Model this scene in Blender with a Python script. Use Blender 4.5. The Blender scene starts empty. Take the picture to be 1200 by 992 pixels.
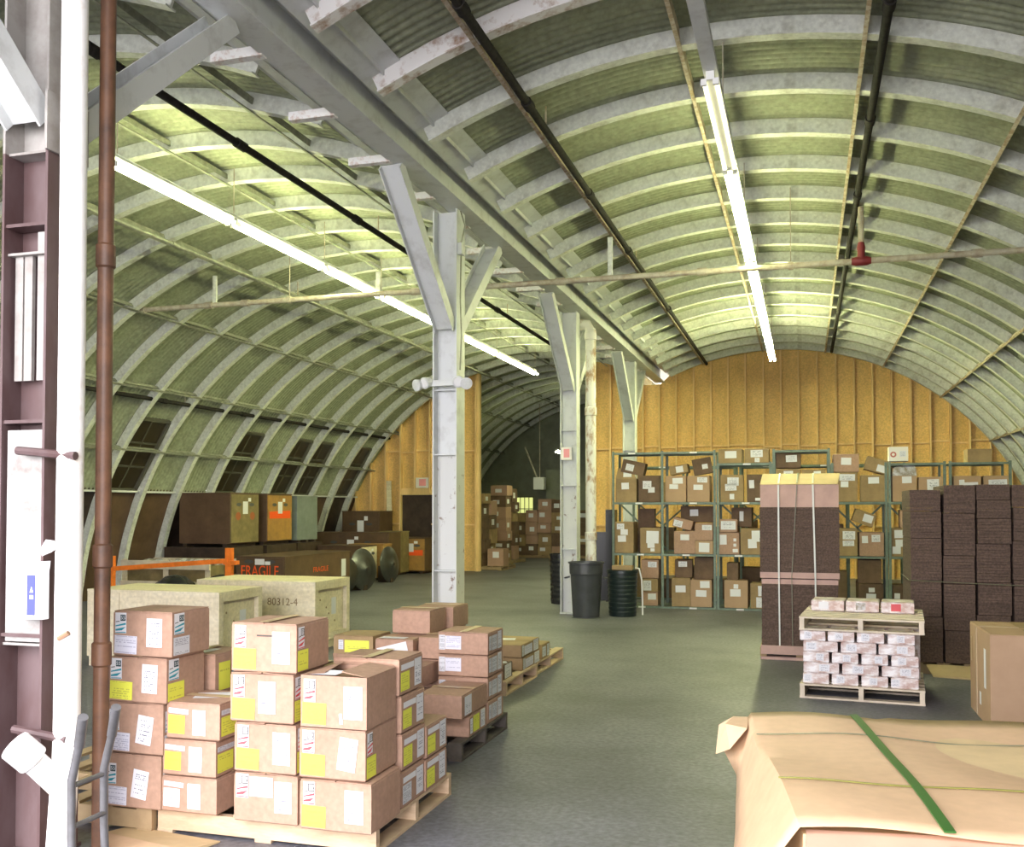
import bpy, math, random
from mathutils import Vector, Matrix
R = random.Random(7)
pi = math.pi
scene = bpy.context.scene
COL = scene.collection

# ------------------------------------------------------------------ camera
cam_d = bpy.data.cameras.new('camera')
cam = bpy.data.objects.new('camera', cam_d); COL.objects.link(cam)
cam.location = (0, 0, 1.65)
yaw = math.atan(344 / 1150); pitch = math.atan(30 / 1150)
cam.rotation_euler = (pi / 2 + pitch, 0, yaw)
cam_d.sensor_width = 36; cam_d.lens = 36 * 1150 / 1200
cam_d.shift_y = 69 / 1200
cam_d.clip_start = .05; cam_d.clip_end = 200
scene.camera = cam
# ------------------------------------------------------------------ world, exposure
world = bpy.data.worlds.new('overcast_sky'); scene.world = world
world.use_nodes = True
bg = world.node_tree.nodes['Background']
bg.inputs[0].default_value = (.98, .95, 1.0, 1)
bg.inputs[1].default_value = 5.4
vs = scene.view_settings
vs.view_transform = 'Standard'; vs.look = 'None'; vs.gamma = 1; vs.exposure = 1.25
vs.use_curve_mapping = False
scene.cycles.max_bounces = 8; scene.cycles.diffuse_bounces = 5
scene.cycles.glossy_bounces = 3; scene.cycles.transmission_bounces = 3
scene.cycles.sample_clamp_indirect = 6
scene.cycles.caustics_reflective = False; scene.cycles.caustics_refractive = False
TUBE_EMIT = 41.0      # emission of the fluorescent tubes
TUBE_COL = (.97, 1.0, .52)

# daylight through the open loading doorway behind the camera: a portal that only guides sky sampling
pl = bpy.data.lights.new('doorway_portal', 'AREA'); pl.shape = 'RECTANGLE'; pl.size = 8.2; pl.size_y = 4.8
pl.cycles.is_portal = True
po = bpy.data.objects.new('doorway_portal', pl); COL.objects.link(po)
po.location = (-3.2, -.31, 2.4); po.rotation_euler = (pi / 2, 0, 0)

# ------------------------------------------------------------------ materials
M = {}
def mat(name, col, rough=.6, metal=0., noise=0., scale=8., col2=None, bump=0., bscale=None, stretch=(1, 1, 1), spec=.4, thr=None, emit=None):
    m = bpy.data.materials.new(name); m.use_nodes = True
    nt = m.node_tree; N = nt.nodes; L = nt.links
    b = N['Principled BSDF']
    b.inputs['Roughness'].default_value = rough; b.inputs['Metallic'].default_value = metal
    b.inputs['Specular IOR Level'].default_value = spec
    b.inputs['Base Color'].default_value = (*col, 1)
    if noise or col2 or bump:
        tc = N.new('ShaderNodeTexCoord'); mp = N.new('ShaderNodeMapping')
        mp.inputs['Scale'].default_value = stretch
        L.new(tc.outputs['Object'], mp.inputs['Vector'])
        nz = N.new('ShaderNodeTexNoise'); nz.inputs['Scale'].default_value = scale; nz.inputs['Detail'].default_value = 5
        nz.inputs['Roughness'].default_value = .65
        L.new(mp.outputs[0], nz.inputs['Vector'])
        if noise or col2:
            cr = N.new('ShaderNodeValToRGB')
            c2 = col2 or tuple(max(0, c * (1 - noise)) for c in col)
            lo, hi = thr or (.35, .65)
            cr.color_ramp.elements[0].position = lo; cr.color_ramp.elements[1].position = hi
            cr.color_ramp.elements[0].color = (*c2, 1)
            c1 = col if col2 else tuple(min(1, c * (1 + noise * .5)) for c in col)
            cr.color_ramp.elements[1].color = (*c1, 1)
            L.new(nz.outputs['Fac'], cr.inputs['Fac'])
            L.new(cr.outputs['Color'], b.inputs['Base Color'])
        if bump:
            bp = N.new('ShaderNodeBump'); bp.inputs['Strength'].default_value = bump; bp.inputs['Distance'].default_value = .01
            if bscale:
                n2 = N.new('ShaderNodeTexNoise'); n2.inputs['Scale'].default_value = bscale; n2.inputs['Detail'].default_value = 4
                L.new(mp.outputs[0], n2.inputs['Vector']); L.new(n2.outputs['Fac'], bp.inputs['Height'])
            else:
                L.new(nz.outputs['Fac'], bp.inputs['Height'])
            L.new(bp.outputs['Normal'], b.inputs['Normal'])
    if emit:
        b.inputs['Emission Color'].default_value = (*emit[0], 1); b.inputs['Emission Strength'].default_value = emit[1]
    M[name] = m
    return m

def speckle(name, amount, scale):
    m = M[name]; nt = m.node_tree; N = nt.nodes; L = nt.links; b = N['Principled BSDF']
    src = b.inputs['Base Color'].links[0].from_socket
    tc = N.new('ShaderNodeTexCoord'); nz = N.new('ShaderNodeTexNoise'); nz.inputs['Scale'].default_value = scale; nz.inputs['Detail'].default_value = 3
    L.new(tc.outputs['Object'], nz.inputs['Vector'])
    mr = N.new('ShaderNodeMapRange'); mr.inputs[1].default_value = .3; mr.inputs[2].default_value = .7; mr.inputs[3].default_value = 1 - amount; mr.inputs[4].default_value = 1 + amount
    L.new(nz.outputs['Fac'], mr.inputs[0])
    mx = N.new('ShaderNodeMix'); mx.data_type = 'RGBA'; mx.blend_type = 'MULTIPLY'; mx.inputs['Factor'].default_value = 1
    L.new(src, mx.inputs['A']); L.new(mr.outputs[0], mx.inputs['B']); L.new(mx.outputs['Result'], b.inputs['Base Color'])
mat('roof_sheet', (.38, .405, .285), .55, .0, col2=(.22, .24, .165), scale=1.3, thr=(.25, .7))
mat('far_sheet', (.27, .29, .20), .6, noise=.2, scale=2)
mat('rib_paint', (.64, .66, .59), .55, col2=(.42, .42, .35), scale=6, thr=(.25, .5), bump=.1)
mat('rib_rusty', (.78, .76, .74), .6, col2=(.33, .19, .11), scale=7, thr=(.30, .5), bump=.1)
mat('steel_paint', (.62, .64, .63), .5, col2=(.42, .42, .40), scale=5, thr=(.2, .5))
mat('steel_worn', (.36, .345, .32), .55, col2=(.20, .17, .15), scale=4, thr=(.25, .6))
mat('panel_worn', (.34, .33, .31), .6, col2=(.17, .14, .125), scale=4, thr=(.3, .5), bump=.2)
mat('steel_flaking', (.60, .61, .58), .55, col2=(.24, .18, .14), scale=8, thr=(.32, .40), bump=.2)
mat('steel_maroon', (.070, .030, .027), .5, col2=(.12, .080, .080), scale=4, thr=(.40, .75), stretch=(1, 1, .4))
mat('stub_paint', (.80, .79, .76), .55, col2=(.45, .26, .18), scale=12, thr=(.3, .5))
mat('purlin_rust', (.40, .30, .19), .8, col2=(.62, .57, .45), scale=14, thr=(.35, .6))
mat('purlin_dull', (.30, .31, .24), .7, noise=.3, scale=10)
mat('black_pipe', (.028, .025, .022), .8, noise=.4, scale=20, spec=.15)
mat('galv_pipe', (.46, .42, .33), .5, col2=(.30, .24, .17), scale=10, thr=(.3, .6))
mat('red_fitting', (.17, .018, .022), .5)
mat('white_lagging', (.86, .85, .82), .7, col2=(.62, .52, .42), scale=3.5, thr=(.22, .42), bump=.25, bscale=30)
mat('white_pipe_rust', (.82, .80, .72), .6, col2=(.42, .26, .14), scale=7, thr=(.36, .5), stretch=(1, 1, .5), bump=.2)
mat('brown_pipe', (.15, .072, .038), .5, col2=(.065, .035, .023), scale=5, thr=(.3, .6))
mat('plywood_wall', (.84, .565, .215), .65, col2=(.60, .385, .125), scale=2.2, thr=(.2, .75), stretch=(1, 1, .35))
mat('stud_wood', (.90, .64, .30), .65, col2=(.70, .48, .20), scale=4, stretch=(1, 1, .2))
mat('floor_concrete', (.146, .148, .170), .5, col2=(.070, .071, .083), scale=.55, thr=(.32, .60), bump=.25, bscale=45, spec=.45)
mat('brown_board', (.13, .075, .042), .6, col2=(.075, .042, .025), scale=3, thr=(.3, .7))
mat('dark_board', (.05, .032, .022), .6, noise=.4, scale=4)
mat('dark_pane', (.016, .016, .010), .3, col2=(.035, .026, .013), scale=3, thr=(.5, .72))
mat('window_frame', (.10, .095, .07), .6)
mat('carton', (.44, .275, .195), .75, col2=(.35, .215, .145), scale=3.0, thr=(.25, .75), bump=.03, bscale=80)
mat('carton_pale', (.47, .315, .195), .75, col2=(.38, .245, .145), scale=3.0, thr=(.25, .75))
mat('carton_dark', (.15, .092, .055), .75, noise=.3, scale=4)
mat('carton_inside', (.33, .20, .12), .85)
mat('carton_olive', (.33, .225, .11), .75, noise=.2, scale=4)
mat('flap_edge', (.12, .07, .04), .8)
mat('tape', (.50, .36, .20), .3)
mat('clear_tape', (.62, .47, .33), .25)
mat('paper_white', (.74, .74, .76), .6)
mat('paper_yellow', (.80, .80, .10), .6)
mat('pallet_wood', (.62, .47, .31), .7, col2=(.42, .29, .18), scale=5, thr=(.25, .65), stretch=(1, 1, 4))
mat('pallet_old', (.40, .29, .16), .75, col2=(.25, .17, .09), scale=5, thr=(.25, .65))
mat('pallet_dark', (.10, .085, .07), .75, noise=.4, scale=5)
mat('pallet_white', (.66, .57, .44), .7, noise=.2, scale=5)
mat('crate_ply', (.70, .63, .46), .6, col2=(.52, .44, .28), scale=2.5, thr=(.25, .65), stretch=(.3, 1, 2.5))
mat('crate_knot', (.22, .15, .08), .7)
mat('crate_brown', (.115, .068, .034), .6, col2=(.07, .04, .022), scale=4, thr=(.3, .7))
mat('crate_orange', (.42, .22, .055), .6, col2=(.27, .15, .05), scale=6, thr=(.3, .7))
mat('crate_olive', (.22, .17, .075), .65, noise=.3, scale=5)
mat('crate_grey', (.20, .23, .215), .55, noise=.15, scale=5)
mat('paint_orange', (.85, .10, .012), .6)
mat('paint_faded', (.36, .10, .035), .6)
mat('rack_orange', (.80, .19, .02), .5, noise=.2, scale=10)
mat('board_edge', (.135, .088, .066), .85, col2=(.085, .055, .042), scale=3, thr=(.3, .7), stretch=(1, 1, 12), bump=.5, bscale=25)
mat('board_pink', (.52, .345, .29), .75, noise=.12, scale=5)
mat('board_tan', (.62, .47, .26), .7, noise=.1, scale=5)
mat('kraft', (.64, .445, .275), .6, col2=(.57, .385, .23), scale=1.4, thr=(.3, .7))
mat('kraft_pink', (.60, .40, .29), .65, noise=.1, scale=3)
mat('strap_green', (.032, .125, .022), .35)
mat('strap_olive', (.22, .22, .05), .4)
mat('strap_white', (.62, .64, .58), .4)
mat('strap_dark', (.16, .16, .10), .4)
mat('package_wrap', (.50, .345, .30), .3, col2=(.86, .84, .84), scale=8, thr=(.36, .60), stretch=(1, 1, 1.6), bump=.5, bscale=30)
mat('shelf_green', (.15, .20, .16), .45, noise=.25, scale=9)
mat('bin_plastic', (.055, .058, .062), .38, noise=.2, scale=6, spec=.5)
mat('bin_green', (.012, .022, .020), .35, spec=.5)
mat('disc_metal', (.085, .088, .088), .34, .75, noise=.2, scale=5)
mat('fixture_white', (.75, .76, .72), .4)
mat('tube_lit', (1, 1, .9), .3, emit=(TUBE_COL, TUBE_EMIT))
mat('tube_bright', (1, 1, .9), .3, emit=(TUBE_COL, TUBE_EMIT * 4.0))
mat('tube_off', (.85, .85, .6), .3, emit=((1, .96, .62), 1.1))  # weak emission gives these tubes a dim glow
mat('window_glow', (.30, .33, .14), .4, emit=((.62, .66, .22), .55))
mat('lamp_lens', (.75, .75, .75), .15)
mat('sign_white', (.80, .76, .70), .5)
mat('sign_pink', (.78, .30, .32), .5)
mat('emblem_red', (.50, .16, .13), .6)
mat('label_blue', (.07, .08, .42), .5)
mat('grey_tube', (.19, .19, .20), .4, .3, col2=(.12, .115, .11), scale=9, thr=(.3, .7))
mat('rubber', (.03, .03, .03), .6)
mat('ink', (.08, .07, .06), .7)
mat('teal', (.02, .28, .36), .5)
mat('teal_dark', (.03, .07, .08), .5)
mat('red_stripe', (.62, .08, .09), .5)
mat('black_plastic', (.02, .02, .022), .25)
mat('clear_film', (.60, .60, .62), .2, col2=(.30, .26, .20), scale=12, thr=(.4, .6), bump=.6)
mat('asphalt', (.20, .20, .20), .8, noise=.2, scale=3)
mat('wall_paint', (.60, .60, .55), .7)

for n_, a_, s_ in (('floor_concrete', .30, 28), ('board_edge', .35, 55), ('roof_sheet', .18, 18), ('rib_paint', .12, 25), ('plywood_wall', .16, 30), ('carton', .10, 40), ('kraft', .05, 20), ('crate_ply', .12, 30)): speckle(n_, a_, s_)

def printed(name, paper, ink, lines, dens=.47, margin=.1):
    """flat print: rows of illegible type on paper, from the label's own UV map"""
    m = bpy.data.materials.new(name); m.use_nodes = True; nt = m.node_tree; N = nt.nodes; L = nt.links
    b = N['Principled BSDF']; b.inputs['Roughness'].default_value = .55; b.inputs['Specular IOR Level'].default_value = .3
    uv = N.new('ShaderNodeUVMap'); sp = N.new('ShaderNodeSeparateXYZ'); L.new(uv.outputs[0], sp.inputs[0])
    def math_(op, a, bb=None, c=None):
        n = N.new('ShaderNodeMath'); n.operation = op
        for i, v in enumerate((a, bb, c)):
            if v is None: continue
            if isinstance(v, (int, float)): n.inputs[i].default_value = v
            else: L.new(v, n.inputs[i])
        return n.outputs[0]
    u, v = sp.outputs[0], sp.outputs[1]
    vl = math_('MULTIPLY', v, lines); fl = math_('FLOOR', vl); fr = math_('FRACT', vl)
    row = math_('MULTIPLY', math_('GREATER_THAN', fr, .35), math_('LESS_THAN', fr, .8))
    cb = N.new('ShaderNodeCombineXYZ'); L.new(math_('MULTIPLY', u, 14.), cb.inputs[0]); L.new(math_('MULTIPLY', fl, 7.31), cb.inputs[1])
    oi = N.new('ShaderNodeObjectInfo'); L.new(math_('MULTIPLY', oi.outputs['Random'], 50.), cb.inputs[2])
    nz = N.new('ShaderNodeTexNoise'); nz.inputs['Scale'].default_value = 1.0; nz.inputs['Detail'].default_value = 1; L.new(cb.outputs[0], nz.inputs['Vector'])
    on = math_('GREATER_THAN', nz.outputs['Fac'], dens)
    wn = N.new('ShaderNodeTexWhiteNoise'); wn.noise_dimensions = '1D'; L.new(math_('ADD', fl, math_('MULTIPLY', oi.outputs['Random'], 9.)), wn.inputs['W'])
    keep = math_('GREATER_THAN', wn.outputs['Value'], .35)
    mu = math_('LESS_THAN', math_('ABSOLUTE', math_('SUBTRACT', u, .5)), .5 - margin)
    mv = math_('LESS_THAN', math_('ABSOLUTE', math_('SUBTRACT', v, .5)), .5 - margin * .6)
    f = math_('MULTIPLY', math_('MULTIPLY', row, on), math_('MULTIPLY', math_('MULTIPLY', mu, mv), keep))
    mx = N.new('ShaderNodeMix'); mx.data_type = 'RGBA'
    L.new(f, mx.inputs['Factor']); mx.inputs['A'].default_value = (*paper, 1); mx.inputs['B'].default_value = (*ink, 1)
    L.new(mx.outputs['Result'], b.inputs['Base Color'])
    M[name] = m
printed('print_white', (.72, .72, .75), (.14, .14, .19), 14, .50, .16)
printed('print_lines', (.68, .68, .76), (.42, .42, .52), 9, .42, .06)
printed('print_yellow', (.74, .76, .09), (.50, .50, .08), 8, .48, .10)
printed('print_grey', (.62, .63, .66), (.25, .25, .28), 12, .46, .08)

# ------------------------------------------------------------------ mesh builder
class MB:
    def __init__(s): s.v = []; s.f = []; s.uv = {}
    def quad(s, a, b, c, d, uv=False):
        n = len(s.v); s.v += [a, b, c, d]; s.f.append((n, n + 1, n + 2, n + 3))
        if uv: s.uv[len(s.f) - 1] = ((0, 0), (1, 0), (1, 1), (0, 1))
    def hexa(s, p):          # 8 points: bottom ring 0-3 ccw, top ring 4-7
        n = len(s.v); s.v += [tuple(q) for q in p]
        s.f += [(n + 3, n + 2, n + 1, n), (n + 4, n + 5, n + 6, n + 7), (n, n + 1, n + 5, n + 4), (n + 1, n + 2, n + 6, n + 5), (n + 2, n + 3, n + 7, n + 6), (n + 3, n, n + 4, n + 7)]
    def box(s, x0, x1, y0, y1, z0, z1, rz=0., about=None, tilt=None):
        p = [(x0, y0, z0), (x1, y0, z0), (x1, y1, z0), (x0, y1, z0), (x0, y0, z1), (x1, y0, z1), (x1, y1, z1), (x0, y1, z1)]
        if rz or tilt:
            c = Vector(about or ((x0 + x1) / 2, (y0 + y1) / 2, (z0 + z1) / 2))
            m = Matrix.Rotation(rz, 3, 'Z')
            if tilt: m = m @ Matrix.Rotation(tilt[1], 3, tilt[0])
            p = [tuple(c + m @ (Vector(q) - c)) for q in p]
        s.hexa(p); return s
    def bar(s, a, b, w, h, up=(0, 0, 1), ext=0.):
        """rectangular bar from a to b, w across, h along up"""
        a = Vector(a); b = Vector(b); d = (b - a).normalized(); a = a - d * ext; b = b + d * ext
        u = Vector(up); side = d.cross(u)
        if side.length < 1e-4: side = d.cross(Vector((1, 0, 0)))
        side.normalize(); u = side.cross(d).normalized()
        W = side * w / 2; H = u * h / 2
        s.hexa([a - W - H, a + W - H, b + W - H, b - W - H, a - W + H, a + W + H, b + W + H, b - W + H]); return s
    def rings(s, rr, cap0=True, cap1=True):
        n0 = len(s.v); k = len(rr[0])
        for r in rr: s.v += [tuple(q) for q in r]
        for i in range(len(rr) - 1):
            for j in range(k):
                a = n0 + i * k + j; b = n0 + i * k + (j + 1) % k
                s.f.append((a, b, b + k, a + k))
        if cap0: s.f.append(tuple(n0 + j for j in reversed(range(k))))
        if cap1: s.f.append(tuple(n0 + (len(rr) - 1) * k + j for j in range(k)))
        return s
    def tube(s, pts, r, n=10, radii=None):
        pts = [Vector(p) for p in pts]; rr = []
        prev = None
        for i, p in enumerate(pts):
            d = (pts[min(i + 1, len(pts) - 1)] - pts[max(i - 1, 0)]).normalized()
            u = prev if prev is not None else (Vector((0, 0, 1)) if abs(d.z) < .9 else Vector((1, 0, 0)))
            e = d.cross(u).normalized(); u = e.cross(d).normalized(); prev = u
            q = radii[i] if radii else r
            rr.append([p + (e * math.cos(2 * pi * j / n) + u * math.sin(2 * pi * j / n)) * q for j in range(n)])
        return s.rings(rr)
    def lathe(s, prof, n=28, origin=(0, 0, 0), axis='Z', cap0=True, cap1=True):
        o = Vector(origin); rr = []
        for r, h in prof:
            r = max(r, .0005)
            ring = []
            for j in range(n):
                c, t = math.cos(2 * pi * j / n) * r, math.sin(2 * pi * j / n) * r
                ring.append(o + (Vector((c, t, h)) if axis == 'Z' else Vector((h, c, t))))
            rr.append(ring)
        return s.rings(rr, cap0, cap1)
    def build(s, name, m, parent=None, smooth=False, bevel=0., loc=None):
        me = bpy.data.meshes.new(name); me.from_pydata([tuple(q) for q in s.v], [], s.f)
        if s.uv:
            ul = me.uv_layers.new(name='UVMap')
            for fi, cs in s.uv.items():
                for li, c in zip(me.polygons[fi].loop_indices, cs): ul.data[li].uv = c
        me.materials.append(M[m] if isinstance(m, str) else m)
        if smooth:
            for p in me.polygons: p.use_smooth = True
            try: me.set_sharp_from_angle(angle=.7)
            except Exception: pass
        me.update()
        o = bpy.data.objects.new(name, me); COL.objects.link(o)
        if loc: o.location = loc
        if parent: o.parent = parent
        if bevel:
            b = o.modifiers.new('bevel', 'BEVEL'); b.width = bevel; b.segments = 2; b.limit_method = 'ANGLE'
        return o
def empty(name, loc=(0, 0, 0), rz=0.):
    o = bpy.data.objects.new(name, None); COL.objects.link(o); o.location = loc; o.rotation_euler = (0, 0, rz); o.empty_display_size = .1
    return o
def tag(o, label, cat, group=None):
    o['label'] = label; o['category'] = cat
    if group: o['group'] = group
    return o
def struct(o): o['kind'] = 'structure'; return o
def copy_tree(o, parent=None, loc=None):
    c = o.copy(); COL.objects.link(c)
    if parent is not None: c.parent = parent
    if loc is not None: c.location = loc
    for ch in list(o.children): copy_tree(ch, c)
    return c
def copy_part(o, loc, parent=None):
    c = o.copy(); COL.objects.link(c); c.location = loc
    if parent: c.parent = parent
    return c
def text_mesh(txt, size, m, name, parent, loc, rot, depth=.001, stretch=1.):
    cu = bpy.data.curves.new(name, 'FONT'); cu.body = txt; cu.size = size; cu.extrude = depth; cu.align_x = 'CENTER'; cu.align_y = 'CENTER'
    t = bpy.data.objects.new(name + '_tmp', cu); COL.objects.link(t)
    dg = bpy.context.evaluated_depsgraph_get()
    me = bpy.data.meshes.new_from_object(t.evaluated_get(dg)); me.name = name
    bpy.data.objects.remove(t); me.materials.clear(); me.materials.append(M[m])
    o = bpy.data.objects.new(name, me); COL.objects.link(o); o.parent = parent; o.location = loc; o.rotation_euler = rot; o.scale = (stretch, 1, 1)
    return o

# ------------------------------------------------------------------ the building shell
ZC, RAD = -.45, 6.05
XR, XL = -.65, -6.20          # axes of the two vaults
YA, YB, YW, YEND = -.28, 1.07, 24.3, 34.0
RIB0 = 6.93 - 1.07 * 9; NB = 35   # rib rhythm along the bay
def arc(xc, r, a): return (xc + r * math.cos(a), ZC + r * math.sin(a))
def ang(xc, x, r=RAD): return math.acos((x - xc) / r)
def ang_z(z, left=False, r=RAD):
    a = math.asin((z - ZC) / r); return pi - a if left else a

b = MB(); b.box(-13, 6.2, -.5, YEND + .3, -.12, 0)
floor = struct(b.build('floor', 'floor_concrete'))
b = MB(); b.box(-18, 12, -14, -.5, -.14, -.02)
struct(b.build('ground', 'asphalt'))

# corrugated roof sheets, one strip between two ribs, mesh shared along each vault
def strip_mesh(name, xc, a0, a1, seg, m, amp=.022):
    w = 1.07; nc = 11; pts = []
    for i in range(nc * 4 + 1):
        pts.append((w * i / (nc * 4), amp * math.sin(i * pi / 2)))
    v = []; f = []
    for j in range(seg + 1):
        a = a0 + (a1 - a0) * j / seg
        for (y, dz) in pts:
            x, z = arc(xc, RAD + dz, a); v.append((x, y, z))
    k = len(pts)
    for j in range(seg):
        for i in range(k - 1):
            q = j * k + i; f.append((q, q + 1, q + k + 1, q + k))
    me = bpy.data.meshes.new(name); me.from_pydata(v, [], f); me.materials.append(M[m])
    for p in me.polygons: p.use_smooth = True
    return me
A_R0 = ang_z(-.02); A_R1 = ang(XR, -3.28)
A_L0 = ang(XL, -3.98); A_L1 = ang_z(1.93, True); A_LW = ang_z(3.22, True)
ceil_r = struct(empty('ceiling')); ceil_l = struct(empty('ceiling'))
mr = strip_mesh('roof_sheet', XR, A_R0, A_R1, 40, 'roof_sheet')
ml = strip_mesh('roof_sheet', XL, A_L0, A_L1, 36, 'roof_sheet')
ms = strip_mesh('roof_sheet', XL, A_L0, A_LW, 30, 'roof_sheet')
WIN_BAYS = (7, 10, 12, 13, 15)
for k in range(2, NB):
    y = RIB0 + 1.07 * k
    if y < YW:
        o = bpy.data.objects.new('roof_sheet', mr); COL.objects.link(o); o.location = (0, y, 0); o.parent = ceil_r
    o = bpy.data.objects.new('roof_sheet', ms if (k - 9) in WIN_BAYS else ml); COL.objects.link(o); o.location = (0, y - .25, 0); o.parent = ceil_l

def rib_bm(xc, a0, a1, seg=44):
    """I section bent to the vault: web and inner flange"""
    rr = []
    ro, ri, wf, tw, tf = RAD - .02, RAD - .185, .055, .012, .012
    sec = [(-tw, ro), (-tw, ri + tf), (-wf, ri + tf), (-wf, ri), (wf, ri), (wf, ri + tf), (tw, ri + tf), (tw, ro)]
    for j in range(seg + 1):
        a = a0 + (a1 - a0) * j / seg; ring = []
        for y, r in sec:
            x, z = arc(xc, r, a); ring.append((x, y, z))
        rr.append(ring)
    return MB().rings(rr)
rb_r = rib_bm(XR, ang_z(.03, r=RAD - .2), ang(XR, -3.22)); rb_l = rib_bm(XL, ang(XL, -4.02), ang_z(.03, True, RAD - .2))
r0 = rb_r.build('rib', 'rib_paint', ceil_r, loc=(0, RIB0 + 1.07 * 10, 0)); rr0 = rb_r.build('rib', 'rib_rusty', ceil_r, loc=(0, RIB0 + 1.07 * 3, 0))
l0 = rb_l.build('rib', 'rib_paint', ceil_l, loc=(0, RIB0 - .25 + 3.21, 0))
for k in range(4, NB):
    y = RIB0 + 1.07 * k
    if k != 10 and y < YW - .2: copy_part(rr0 if k <= 9 else r0, (0, y, 0), ceil_r)
    copy_part(l0, (0, y - .25, 0), ceil_l)
# purlins: thin angles running along each vault between and under the ribs
def purlin(xc, a, par, y0, y1, m='purlin_rust', dp=.15):
    b = MB()
    x, z = arc(xc, RAD - .10, a); n = Vector((math.cos(a), 0, math.sin(a)))
    b.bar((x, y0, z), (x, y1, z), .012, dp, up=n)
    x2, z2 = arc(xc, RAD - .195, a)
    b.bar((x2, y0, z2), (x2, y1, z2), .035, .012, up=n)
    return b.build('purlin', m, par)
for d in (24, 38, 52, 66, 79, 93, 107):
    purlin(XR, math.radians(d), ceil_r, YA, YW - .1)
for d in (76, 92, 108, 122, 136, 148):
    purlin(XL, math.radians(d), ceil_l, YA, YEND, 'purlin_dull', .06)
# closure plates where the vaults come down on the valley girder
for (xc, xa, xb, par) in ((XR, -3.28, -2.97, ceil_r), (XL, -3.98, -4.26, ceil_l)):
    a0, a1 = ang(xc, xa, RAD - .03), ang(xc, xb, RAD - .03); b = MB()
    p0 = arc(xc, RAD - .03, a0); p1 = arc(xc, RAD - .03, a1)
    b.bar(((p0[0] + p1[0]) / 2, YA, (p0[1] + p1[1]) / 2), ((p0[0] + p1[0]) / 2, YW, (p0[1] + p1[1]) / 2), math.dist(p0, p1), .01, up=(-(p1[1] - p0[1]), 0, p1[0] - p0[0]))
    b.build('closure_plate', 'steel_paint', par)

b = MB(); b.box(-4.10, -3.10, YA - .1, YEND, 5.235, 5.25); b.box(-3.115, -3.10, YA - .1, YEND, 5.0, 5.24); struct(b.build('ceiling_gutter', 'steel_paint'))  # unseen cap over the valley, added to keep sky light from leaking in
b = MB(); b.box(-4.0, -3.9, YW, YEND, 5.1, 5.24); b.build('closure_plate', 'steel_paint', ceil_l)
# boarded strip along the foot of the left vault
knee = struct(empty('wall_left'))
for k in range(2, NB):
    y = RIB0 + 1.07 * k
    b = MB(); p0 = arc(XL, RAD + .02, ang_z(-.02, True)); p1 = arc(XL, RAD + .02, ang_z(1.99, True))
    pm = arc(XL, RAD + .01, ang_z(1.0, True))
    for q0, q1 in ((p0, pm), (pm, p1)):
        b.hexa([(q0[0], y + .01, q0[1]), (q0[0] + .02, y + .01, q0[1]), (q0[0] + .02, y + 1.06, q0[1]), (q0[0], y + 1.06, q0[1]),
                (q1[0], y + .01, q1[1]), (q1[0] + .02, y + .01, q1[1]), (q1[0] + .02, y + 1.06, q1[1]), (q1[0], y + 1.06, q1[1])])
    b.build('wall_board', 'brown_board' if k % 3 else 'dark_board', knee)
x, z = arc(XL, RAD - .06, ang_z(1.97, True))
b = MB(); b.bar((x, YA, z), (x, YW, z), .09, .035); b.build('sill_rail', 'steel_paint', knee)

# windows let into the left vault, each its own frame and dark panes
for n, kb in enumerate(WIN_BAYS):
    y0 = RIB0 + 1.07 * (kb + 9) - .25 + .09; y1 = y0 + .89
    a0, a1 = ang_z(1.99, True), A_LW
    root = struct(empty(f'window_{n + 1}'))
    P = lambda a, r: arc(XL, r, a)
    b = MB()
    r = RAD - .02
    q0, q1 = P(a0, r), P(a1, r); nrm = ((q1[1] - q0[1]), 0, -(q1[0] - q0[0]))
    for y in (y0, y1): b.bar((q0[0], y, q0[1]), (q1[0], y, q1[1]), .06, .09, up=nrm)
    for q in (q0, q1): b.bar((q[0], y0, q[1]), (q[0], y1, q[1]), .06, .09, up=nrm)
    b.build('window_frame', 'window_frame', root)
    for i in range(2):
        for j in range(3):
            ya, yb = y0 + .03 + (y1 - y0 - .06) * i / 2 + .015, y0 + .03 + (y1 - y0 - .06) * (i + 1) / 2 - .015
            ta, tb = j / 3 + .015, (j + 1) / 3 - .015
            A = (q0[0] + (q1[0] - q0[0]) * ta, q0[1] + (q1[1] - q0[1]) * ta); B = (q0[0] + (q1[0] - q0[0]) * tb, q0[1] + (q1[1] - q0[1]) * tb)
            pb = MB(); pb.bar((A[0], (ya + yb) / 2, A[1]), (B[0], (ya + yb) / 2, B[1]), yb - ya, .012, up=nrm)
            pb.build('pane', 'dark_pane', root)
    b = MB()
    for j in (1, 2):
        t = j / 3; b.bar((q0[0] + (q1[0] - q0[0]) * t, y0, q0[1] + (q1[1] - q0[1]) * t), (q0[0] + (q1[0] - q0[0]) * t, y1, q0[1] + (q1[1] - q0[1]) * t), .025, .03, up=nrm)
    b.bar((q0[0], (y0 + y1) / 2, q0[1]), (q1[0], (y0 + y1) / 2, q1[1]), .025, .03, up=nrm)
    b.build('muntin', 'window_frame', root)
    # the closed reveal around the window
    b = MB(); ro = RAD + .08; s0, s1 = P(a0, ro), P(a1, ro)
    b.bar((s0[0], (y0 + y1) / 2, s0[1]), (s1[0], (y0 + y1) / 2, s1[1]), 1.07, .02, up=nrm)
    b.build('boarding', 'dark_board', root)

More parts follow.
